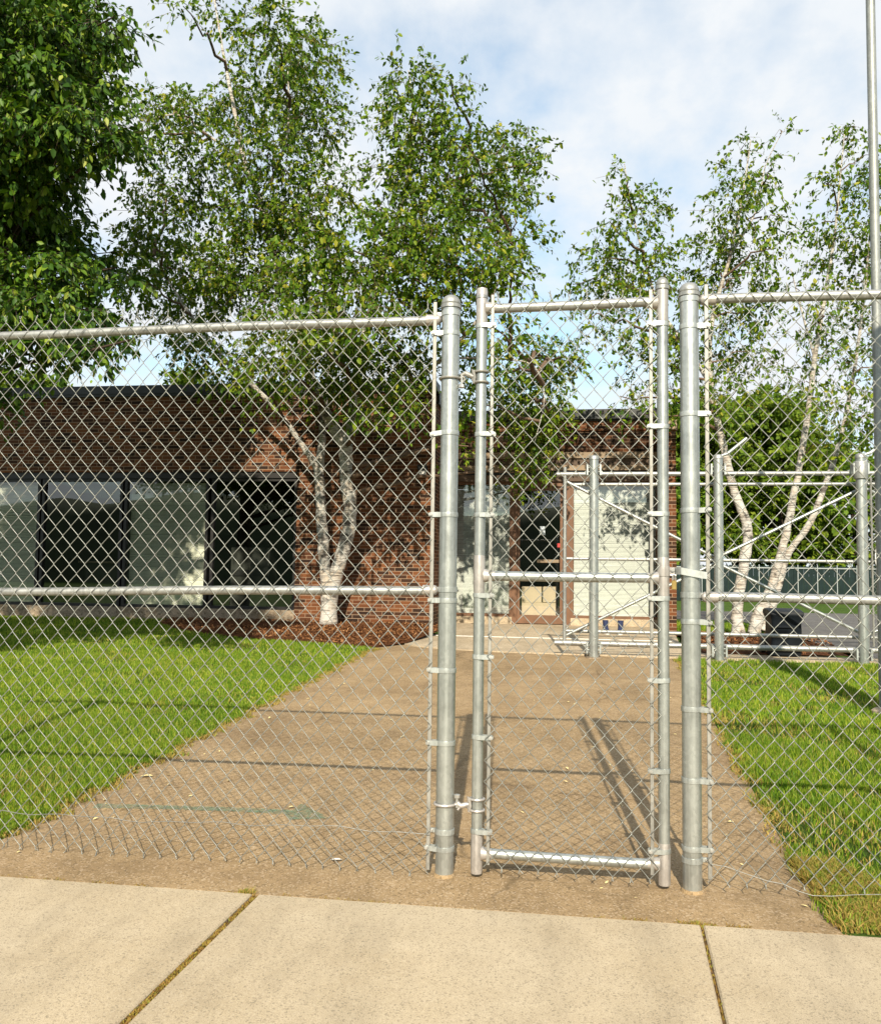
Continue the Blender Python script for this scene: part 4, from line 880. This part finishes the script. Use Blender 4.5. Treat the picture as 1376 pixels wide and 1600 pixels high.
def crown(clumps, per_vol, leaves_per, L, W, twig=(0.25, 0.5), droop=0.5, edge=0.55, dens_min=6, flat=1.0, catkin=0.0):
    WF = []; TP, LP, LA, LN, LL = [], [], [], [], []
    for c, r, d in clumps:
        c = np.array(c); r = np.array(r)
        n_ = max(dens_min, int(per_vol*d*(r[0]*r[2]+0.4*r[0]*r[1])))
        U = RNG.normal(size=(n_, 3)); U /= np.linalg.norm(U, axis=1, keepdims=True)
        q = RNG.random(n_)**edge; P = c + U*r*q[:, None]
        D = U*np.array([1, 1, 0.6]) + RNG.normal(0, 0.45, (n_, 3)); D[:, 2] -= droop*0.7; D /= np.linalg.norm(D, axis=1, keepdims=True)
        ln = RNG.uniform(*twig, n_)
        t = np.array([0.0, 0.5, 1.0])
        W_ = P[:, None] + D[:, None]*(ln[:, None]*t)[..., None]; W_[:, :, 2] -= droop*0.35*(ln[:, None]*t**2)
        TP.append(W_)
        m_ = leaves_per
        tt = RNG.uniform(0.05, 1.05, (n_, m_)); B = P[:, None] + D[:, None]*(ln[:, None]*tt)[..., None]; B[..., 2] -= droop*0.35*ln[:, None]*tt**2
        B += RNG.normal(0, 0.018, B.shape)
        A = D[:, None]*0.4 + RNG.normal(0, 0.6, B.shape); A[..., 2] -= droop
        Nn = RNG.normal(0, 0.6*flat, B.shape); Nn[..., 2] += 0.8; Nn[..., 1] -= 0.25
        if catkin:
            ck = RNG.random((n_, m_)) < catkin; A[ck] = RNG.normal(0, 0.12, (int(ck.sum()), 3)) - np.array([0, 0, 1.0]); WF.append(np.where(ck, 0.3, 1.0).ravel())
        else: WF.append(np.ones(n_*m_))
        LP.append(B.reshape(-1, 3)); LA.append(A.reshape(-1, 3)); LN.append(Nn.reshape(-1, 3))
    P, A, Nn = np.concatenate(LP), np.concatenate(LA), np.concatenate(LN)
    l = L*RNG.uniform(0.45, 1.28, len(P)); V, Q = leaf_verts(P, A, Nn, l, l*W/L*np.concatenate(WF)*RNG.uniform(0.8, 1.15, len(P)))
    return V, Q, np.concatenate(TP)
def smooth_path(pts, k=6):
    pts = np.array(pts, float); out = []
    for i in range(len(pts)-1):
        p0, p1, p2, p3 = pts[max(i-1, 0)], pts[i], pts[i+1], pts[min(i+2, len(pts)-1)]
        for t in np.linspace(0, 1, k, endpoint=False):
            out.append(0.5*((2*p1)+(-p0+p2)*t+(2*p0-5*p1+4*p2-p3)*t*t+(-p0+3*p1-3*p2+p3)*t**3))
    return np.array(out+[pts[-1]])
def stem(mb, pts, rads, n_=12, wig=0.012):
    P = smooth_path(pts); R2 = np.interp(np.linspace(0, 1, len(P)), np.linspace(0, 1, len(rads)), rads)
    P = P + RNG.normal(0, wig, P.shape)*np.array([1, 1, 0.3])*(R2[:, None]*6)
    R2 = R2*(1+RNG.normal(0, 0.05, len(R2)))
    mb.tube([tuple(p) for p in P], list(R2), n_); return P
def limbs(nodes, clumps, r0=0.022, n_=5):
    """a curved limb from each foliage clump back to the nearest lower stem point"""
    V, Q, nv = [], [], 0
    nodes = np.concatenate(nodes)
    Ps = []
    for c, r, d in clumps:
        c = np.array(c); dd = np.linalg.norm(nodes-c, axis=1) + np.where(nodes[:, 2] > c[2]-0.15*np.linalg.norm(nodes[:, :2]-c[:2], axis=1), 3.0, 0.0)
        a = nodes[int(np.argmin(dd))]; mid = a*0.5+c*0.5; mid[2] += 0.10*np.linalg.norm(c-a); end = c + (c-a)*0.05
        t = np.linspace(0, 1, 9)[:, None]; P = a*(1-t)**2+2*mid*t*(1-t)+end*t*t; P[1:-1] += RNG.normal(0, 0.035, (7, 3)); Ps.append(P)
    Ps = np.array(Ps); ln = np.linalg.norm(Ps[:, -1]-Ps[:, 0], axis=1); R2 = np.linspace(1, 0.22, 9)[None]*np.clip(r0*ln, 0.009, 0.05)[:, None]
    return tubes_np(Ps, R2, n_, (0.2, 1, 0.3)), Ps
def px_clumps(lst, Y, spread, depth=1.0, scale_r=1.0):
    out = []
    for it in lst:
        px, py, rx, ry = it[:4]; d = it[4] if len(it) > 4 else 1.0; y = Y + (it[5] if len(it) > 5 else RNG.uniform(-spread, spread))
        c = at(px, py, y); s_ = y/F*1.02*scale_r; out.append((c, (rx*s_, 0.5*(rx+ry)*s_*depth, ry*s_), d))
    return out
def tree(label, loc, stems, clumps, leafmat, per_vol, leaves_per, L, W, barkmat, group=None, name='birch_tree', limb=0.022, twig=(0.25, 0.5), droop=0.5, limbmat='branch_bark', extra=(), edge=0.55, flat=1.0, twigr=0.0028):
    t = thing(name, loc, label, 'tree', group)
    mb = MB(); nodes = []
    for pts, rads in stems: nodes.append(stem(mb, pts, rads))
    mb.build('trunk', M[barkmat], t, auto=False)
    (lv, lq), lp = limbs(nodes, clumps, limb)
    V, Q, TP = crown(clumps, per_vol, leaves_per, L, W, twig, droop, edge, flat=flat, catkin=0.14 if leafmat == 'birch_leaf' else 0.0)
    tv, tq = tubes_np(TP, np.array([twigr*1.4, twigr, twigr*0.5]), 3, (0.3, 0.9, 0.2))
    np_mesh('branches', np.concatenate([lv, tv]), np.concatenate([lq, tq+len(lv)]), M[limbmat], t, smooth=True)
    np_mesh('crown', V, Q, M[leafmat], t)
    return len(Q)//2
TY = 15.3
A = lambda lst, Y=TY: [at(x, y, Y+dy) for x, y, dy in lst]
main = [(430,55,70,60),(480,110,60,70),(400,150,75,60),(350,15,40,22,.5),(290,15,35,22,.5),(300,170,60,35,.8),(245,160,50,28),(225,215,45,32),(330,235,75,45),(425,235,70,60),(495,190,50,60),(265,295,65,32),(235,360,55,42),(325,325,70,35,.55),(400,340,70,55),(300,420,85,55),(215,440,40,45),(385,430,75,55),(300,495,55,40),(470,330,60,65),(480,425,70,55),(450,500,65,38),(512,290,34,48),
 (640,125,45,38),(612,170,28,40,.8),(700,125,38,26,.6),(645,190,55,42),(705,205,45,38),(610,262,36,50),(670,280,65,50),(740,245,55,45),(800,230,42,36),(835,255,22,24),(760,315,55,45),(690,360,65,50),(805,310,32,30,.8),(620,360,60,58),(560,400,65,58),(815,370,28,30,.8),(745,405,62,46),(650,440,75,52),(560,480,75,46),(795,425,30,30),(700,475,55,32),
 (560,545,65,36),(500,555,55,44),(420,555,52,38),(350,585,40,28),(300,540,42,30),(400,600,36,26,.8),(610,580,50,46),(655,545,30,40,.7),(610,635,50,28),(730,540,26,50),(735,630,20,56),(722,700,14,28),(780,520,32,44,.9),(545,600,40,30),(470,610,40,25,.7)]
lowR = [(845,560,40,40,1,1.3),(880,560,30,32,1,1.3),(820,635,48,50,1.2,1.3),(858,640,30,42,1,1.3),(832,695,32,40,1.2,1.3),(822,738,22,20,1,1.2),(790,590,24,34,.9,.8)]
stems = [(A([(511,985,0),(511,940,0),(506,860,.03),(501,790,.02),(499,735,0),(503,690,.1),(508,620,.3),(520,540,.5),(520,430,.6),(500,330,.6)]), [0.16,0.115,0.10,0.098,0.09,0.065,0.055,0.04,0.03,0.012]),
 (A([(499,738,0),(470,692,-.1),(440,650,-.2),(405,612,-.3),(350,560,-.4),(290,480,-.4),(240,400,-.4)]), [0.075,0.05,0.046,0.04,0.035,0.028,0.01]),
 (A([(513,985,.02),(520,920,0),(536,860,-.05),(547,800,-.08),(541,750,-.1),(541,695,-.1)]), [0.15,0.125,0.122,0.125,0.12,0.125]),
 (A([(541,697,-.1),(515,655,-.15),(490,610,-.2),(478,560,-.2),(466,520,-.1),(440,440,0),(405,310,.1),(382,250,.1),(360,140,.1),(345,60,.1),(332,-20,.1)]), [0.125,0.105,0.10,0.09,0.08,0.07,0.06,0.05,0.035,0.024,0.012]),
 (A([(541,697,-.1),(560,660,-.2),(590,632,-.3),(625,610,-.4),(690,560,-.5),(760,480,-.6),(800,380,-.6)]), [0.10,0.06,0.055,0.045,0.035,0.026,0.01]),
 (A([(545,690,-.1),(555,600,.1),(575,500,.2),(600,420,.2),(622,340,.2),(640,260,.2),(647,190,.2),(638,110,.2)]), [0.10,0.07,0.06,0.05,0.042,0.034,0.024,0.01]),
 (A([(622,345,.2),(660,320,.1),(715,270,0),(770,240,0)]), [0.03,0.024,0.018,0.008]),
 (A([(690,560,-.5),(760,560,-.6),(830,570,-.6),(850,620,-.5),(835,690,-.4)]), [0.022,0.016,0.012,0.010,0.006]),
 (A([(405,310,.1),(430,270,0),(450,200,-.1),(450,110,-.1)]), [0.04,0.03,0.02,0.01]),
 (A([(382,250,.1),(330,215,-.1),(280,180,-.2),(225,190,-.2)]), [0.03,0.022,0.016,0.008])]
mc = px_clumps([(*it[:4], (it[4] if len(it) > 4 else 1.0)*(0.92 if it[1] < 300 else 1.12), (RNG.uniform(-4.0, -1.4) if (440 < it[0] < 590 and 370 < it[1] < 530) else RNG.uniform(-2.7, 0.5)) if it[1] > 330 else RNG.uniform(-1.8, 0.9)) for it in main], TY, 0, 1.0) + px_clumps(lowR, TY, 0, 0.8)
nl = tree('big white barked birch with two leaning trunks in the mulch bed before the brick wall', A([(511, 982, 0)])[0], stems, mc, 'birch_leaf', 270, 12, 0.092, 0.053, 'birch_bark')
# the two birches right of the building
TY2 = 15.9; B2 = lambda lst: A(lst, TY2)
st1 = [(B2([(1152,992,0),(1151,950,0),(1158,900,0),(1168,845,0),(1163,810,0),(1147,770,0),(1137,730,0),(1128,690,0),(1115,635,0),(1108,580,0),(1112,500,0),(1140,400,0),(1160,300,0),(1172,220,0)]), [0.13,0.095,0.09,0.088,0.085,0.075,0.07,0.065,0.058,0.05,0.04,0.03,0.02,0.008]),
 (B2([(1110,600,0),(1070,540,.2),(1030,480,.4),(1005,400,.5),(985,320,.5),(975,255,.5)]), [0.045,0.035,0.03,0.022,0.015,0.006]),
 (B2([(1140,400,0),(1180,330,.1),(1195,260,.1),(1222,205,.1)]), [0.02,0.014,0.009,0.005])]
cl1 = [(975,270,14,22,.8),(965,300,36,20,.7),(1000,330,38,36,.8),(955,350,40,25,.65),(1025,320,26,18,.6),(935,395,42,38,.7),(990,400,45,45,.9),(1035,385,32,30,.7),(950,450,52,40,.9),(1010,455,50,40,.9),(900,445,28,25,.6),(1050,430,30,25,.6),(925,500,32,32,.6),(1005,515,50,40,.65),(1050,540,40,45,.9),(1000,575,40,36,.6),(1040,610,35,36,.7),(975,620,30,26,.5),(1005,650,22,14,.6),
 (1155,230,24,22,.8),(1165,280,40,36),(1140,320,42,36,.9),(1190,320,32,36,.7),(1120,370,40,36),(1165,385,40,36,.8),(1215,380,28,24,.6),(1225,340,16,18,.6),(1110,430,34,40,1.1),(1160,450,45,34,.7),(1190,420,36,26,.6),(1210,250,22,12,.7),(1225,205,12,18,.7),(1090,480,28,35),(1150,500,40,36,.8),(1185,480,36,32,.7),(1130,560,42,38,.9),(1085,550,26,40,.9),(1175,550,34,40,.8),(1120,620,40,34,.8),(1080,620,24,30,.8),(1165,610,36,34,.7)]
tree('slender birch rooted beside the brick pier with one bent white trunk', B2([(1152, 988, 0)])[0], st1, px_clumps(cl1, TY2, 0.8), 'birch_leaf', 185, 11, 0.088, 0.050, 'birch_bark', 'birches behind the sliding gate', twig=(0.2, 0.42))
TY3 = 16.0; B3 = lambda lst: A(lst, TY3)
st2 = [(B3([(1176,992,0),(1185,960,0),(1196,940,0),(1212,890,0),(1226,840,0),(1238,780,0),(1248,730,0),(1256,680,0),(1265,620,0),(1272,560,0),(1285,480,0),(1300,390,0),(1310,300,0),(1318,210,0)]), [0.12,0.10,0.085,0.075,0.068,0.062,0.058,0.054,0.05,0.045,0.036,0.027,0.018,0.007]),
 (B3([(1190,985,.1),(1205,950,.1),(1218,905,.1),(1232,862,.1),(1262,822,.1),(1282,775,.1),(1300,725,.1),(1316,670,.1),(1330,600,.1),(1345,500,.1),(1355,400,.1),(1362,300,.1)]), [0.10,0.075,0.062,0.058,0.055,0.05,0.045,0.04,0.034,0.026,0.018,0.008]),
 (B3([(1272,560,0),(1250,480,.1),(1235,420,.1)]), [0.025,0.016,0.006])]
cl2 = [(1310,205,18,22,.7),(1340,220,26,26,.7),(1365,240,20,40,.8),(1295,280,28,30,.7),(1335,290,36,36,.9),(1372,310,28,50,.9),(1280,350,22,30,.7),(1320,360,38,36,.9),(1365,390,34,40,.9),(1290,410,34,30,.8),(1335,430,36,32,.8),(1275,470,36,32,.7),(1325,500,44,36,.7),(1380,480,36,40,.8),(1250,520,32,36,.6),(1300,560,46,36,.7),(1360,560,40,40,.7),(1240,590,30,34,.5),(1300,630,44,36,.8),(1350,640,40,44,.9),(1240,440,24,22,.5),(1390,570,30,50,.8),(1335,690,34,26,.7),(1290,690,30,22,.5),(1410,400,36,60,.8),(1400,640,34,44,.8)]
tree('slender birch beside the black bin with two leaning pale stems', B3([(1182, 990, 0)])[0], st2, px_clumps(cl2, TY3, 0.8), 'birch_leaf', 175, 11, 0.086, 0.049, 'birch_bark', 'birches behind the sliding gate', twig=(0.2, 0.42))
# dark linden at the left edge
LY = 8.3
lin_ = [(30,40,90,55),(110,25,70,45),(165,35,35,22,.8),(40,130,90,45),(120,110,60,36),(160,120,28,20,.7),(50,205,100,40),(140,195,55,34),(190,215,26,20,.8),(30,280,80,38),(85,255,42,30),(30,350,70,42),(85,350,42,34),(50,425,80,38),(125,400,42,30),(165,425,30,20,.7),(180,395,20,14,.5),(60,480,90,30),(140,490,42,24),(60,525,80,18,.8),(150,522,34,16,.7),(172,545,26,10,.4),(60,560,30,9,.25),(30,310,40,30,.6)]
lc = [(c, r*np.array([1.12, 1.1, 0.56]), d*1.35) for c, r, d in px_clumps(lin_, LY, 0.9, 1.3)]
for k in range(58):                        # the rest of its crown, beyond the picture's edge
    a_ = RNG.uniform(0, 2*np.pi); q = 3.1*np.sqrt(RNG.random()); z = RNG.uniform(3.6, 11.4)
    c = np.array([-8.7+q*np.cos(a_), LY+0.4+q*np.sin(a_)*0.9, z])
    if c[0] > -0.72*c[1]-0.4 : c[0] = -0.72*c[1]-0.45-RNG.uniform(0, 1.8)
    lc.append((c, (0.95, 0.95, 0.6), 0.75))
for k in range(14):
    a_ = RNG.uniform(0, 2*np.pi); q = 2.2*np.sqrt(RNG.random()); c = np.array([-7.6+q*np.cos(a_), LY+0.3+q*np.sin(a_), RNG.uniform(7.6, 9.9)]); lc.append((c, (0.9, 0.9, 0.6), 0.8))
ls = [([(-8.9, 9.2, GL(9.2)-0.05), (-8.88, 9.2, 1.2), (-8.8, 9.2, 3.0), (-8.7, 9.1, 5.5), (-8.6, 9.1, 8.0), (-8.4, 9.1, 9.8)], [0.30, 0.22, 0.19, 0.14, 0.08, 0.02]),
      ([(-8.8, 9.2, 3.0), (-7.6, 9.1, 4.0), (-6.8, 8.7, 4.5), (-6.1, 8.5, 4.6)], [0.11, 0.08, 0.05, 0.015]), ([(-8.7, 9.1, 5.0), (-7.4, 8.9, 6.0), (-6.4, 8.6, 6.6), (-5.8, 8.4, 6.7)], [0.11, 0.07, 0.05, 0.015]), ([(-8.6, 9.1, 6.8), (-7.2, 9.0, 7.8), (-6.2, 8.6, 8.3)], [0.08, 0.05, 0.015]), ([(-8.8, 9.2, 3.6), (-10.2, 9.4, 5.0), (-11.4, 9.6, 5.8)], [0.10, 0.06, 0.02])]
tree('dark leafy broadleaf tree hanging in at the left edge above the fence', ls[0][0][0], ls, lc, 'linden_leaf', 560, 14, 0.090, 0.048, 'dark_bark', name='shade_tree', limb=0.014, twig=(0.2, 0.4), droop=0.62, limbmat='dark_bark', edge=0.6, flat=0.6)
# trees far off
def far_tree(label, x, y, h, rad, base, lm, n_, seed, group, leaf=0.34, name='leafy_tree'):
    rg = np.random.default_rng(seed); z0 = G(y)-0.05; cl = []
    for k in range(n_):
        t = rg.random(); zz = base + (h-base)*(0.06+0.88*t); rr = rad*math.sqrt(max(0.05, 1-((t-0.38)/0.70)**2)); a_ = rg.uniform(0, 2*np.pi); q = rr*math.sqrt(rg.random())*0.9
        s_ = rg.uniform(0.16, 0.30)*rad; cl.append((np.array([x+q*math.cos(a_), y+q*math.sin(a_), z0+zz]), (s_, s_, s_*0.75), rg.uniform(0.8, 1.1)))
    stm = [([(x, y, z0), (x+0.1, y, z0+h*0.3), (x-0.1, y, z0+h*0.6), (x, y, z0+h*0.9)], [0.045*rad+0.06, 0.04*rad+0.04, 0.03*rad, 0.02])]
    tree(label, (x, y, z0), stm, cl, lm, 150/(rad*rad)*2.0+7, 9, leaf, leaf*0.62, 'dark_bark', group, name, 0.03, (leaf*1.0, leaf*2.2), 0.25, 'dark_bark', edge=0.5, twigr=0.012)
gpR = 'trees beyond the green fence'
far_tree('yellow green tree beyond the green fence, behind the bent birch trunk', 8.3, 56, 13.0, 4.2, 2.2, 'far_leaf', 70, 1, gpR)
far_tree('yellow green tree beyond the green fence, between the two birches', 12.6, 57, 12.6, 4.4, 2.0, 'far_leaf', 75, 2, gpR)
far_tree('deeper green tree beyond the green fence, above the black bin', 10.6, 60, 14.0, 4.2, 2.4, 'far_leaf2', 60, 3, gpR)
far_tree('tall yellow green tree beyond the green fence, behind the forked birch stems', 14.6, 62, 13.4, 4.2, 2.2, 'far_leaf', 60, 12, gpR)
far_tree('low dark tree beyond the green fence, behind the sleeved post', 17.0, 57, 9.6, 3.6, 1.7, 'far_leaf2', 60, 4, gpR)
far_tree('low sunny tree beyond the green fence at the far right', 21.2, 58, 8.0, 3.6, 1.6, 'far_leaf', 50, 5, gpR)
far_tree('tall green tree behind the brick pier beyond the green fence', 5.6, 55, 12.4, 3.6, 1.8, 'far_leaf2', 50, 6, gpR)
gpL = 'treetops showing above the roof'
far_tree('treetop above the roof at the very left of the building', -29.5, 41, 11.9, 2.6, 4, 'far_leaf', 46, 7, gpL, 0.3)
far_tree('rounded treetop above the roof beside the leftmost one', -26.3, 41, 11.5, 1.9, 4, 'far_leaf', 36, 8, gpL, 0.3)
far_tree('small treetop above the roof under the birch branches', -19.2, 42, 11.9, 1.7, 4, 'far_leaf', 36, 9, gpL, 0.3)

# ------------------------------------------------------------------ ridge behind the camera, added as a skyline for the window reflections
hb = MB(); xs_ = lin(-160, 120, 60); rgh = np.random.default_rng(5); V = []
for i, x in enumerate(xs_):
    h_ = 8.0+0.7*math.sin(0.11*x)+0.5*math.sin(0.31*x+1)+0.5*rgh.random(); V += [(x, -46, G(-4)-0.3), (x, -52, h_*0.8), (x, -58, h_), (x, -70, h_*0.9)]
hb.add(V, [(4*i+j, 4*i+4+j, 4*i+5+j, 4*i+1+j) for i in range(59) for j in range(3)]); tag(hb.build('standin_ridge', M['ridge_green']), kind='structure')

# ------------------------------------------------------------------ light
AZ, EL = R_(-4.67), R_(33.8)               # direction the light travels: azimuth from +Y, elevation of the sun
sun = bpy.data.lights.new('sun', 'SUN'); so = bpy.data.objects.new('sun', sun); COL.objects.link(so)
dv = Vector((math.sin(AZ)*math.cos(EL), math.cos(AZ)*math.cos(EL), -math.sin(EL)))
so.rotation_euler = dv.to_track_quat('-Z', 'Y').to_euler(); so.location = (0, -20, 15)
sun.energy = 5.0; sun.angle = R_(0.55); sun.color = (1.0, 0.89, 0.71)
wd = bpy.data.worlds.new('World'); SC.world = wd; wd.use_nodes = True
nt = wd.node_tree; nt.nodes.clear(); n = N(nt)
sky = n('ShaderNodeTexSky', _sky_type='NISHITA'); sky.sun_disc = False; sky.sun_elevation = EL
sky.sun_rotation = math.atan2(-dv.x, -dv.y) if True else 0
gc = n('ShaderNodeTexCoord').outputs['Generated']
sx = n('ShaderNodeSeparateXYZ'); n.link(gc, sx.inputs[0])
zz = n.math('ADD', n.math('MAXIMUM', sx.outputs[2], 0.0), 0.18)
pv = n('ShaderNodeCombineXYZ'); n.link(n.math('DIVIDE', sx.outputs[0], zz), pv.inputs[0]); n.link(n.math('DIVIDE', sx.outputs[1], zz), pv.inputs[1])
c1 = n.noise(n.mapping(pv.outputs[0], (1.5, 1.1, 1), (2.3, 0.7, 0)), 1.15, 7, 0.56); c2 = n.noise(n.mapping(pv.outputs[0], (3.4, 2.4, 1), (0.4, 5.1, 0)), 1.6, 6, 0.6)
cf = n.math('ADD', n.math('MULTIPLY', c1, 0.72), n.math('MULTIPLY', c2, 0.28))
cl_ = n.ramp(cf, [(0.36, 0.35), (0.46, 0.74), (0.54, 1.0)])
blue = n.mix(1.0, sky.outputs[0], (1.27, 1.66, 1.60), 'MULTIPLY')
cloudc = n.ramp(c2, [(0.3, (5.75, 6.1, 6.45)), (0.65, (6.2, 6.4, 6.6))])
mixc = n.mix(cl_, blue, cloudc)
bg = n('ShaderNodeBackground'); n.link(mixc, bg.inputs[0]); bg.inputs[1].default_value = 0.10
wo = n('ShaderNodeOutputWorld'); n.link(bg.outputs[0], wo.inputs[0])
SC.view_settings.view_transform = 'Standard'; SC.view_settings.look = 'None'; SC.view_settings.exposure = 0.58; SC.view_settings.gamma = 1.0
SC.cycles.max_bounces = 6; SC.cycles.transparent_max_bounces = 12; SC.cycles.caustics_reflective = False; SC.cycles.caustics_refractive = False
SC.cycles.use_denoising = True
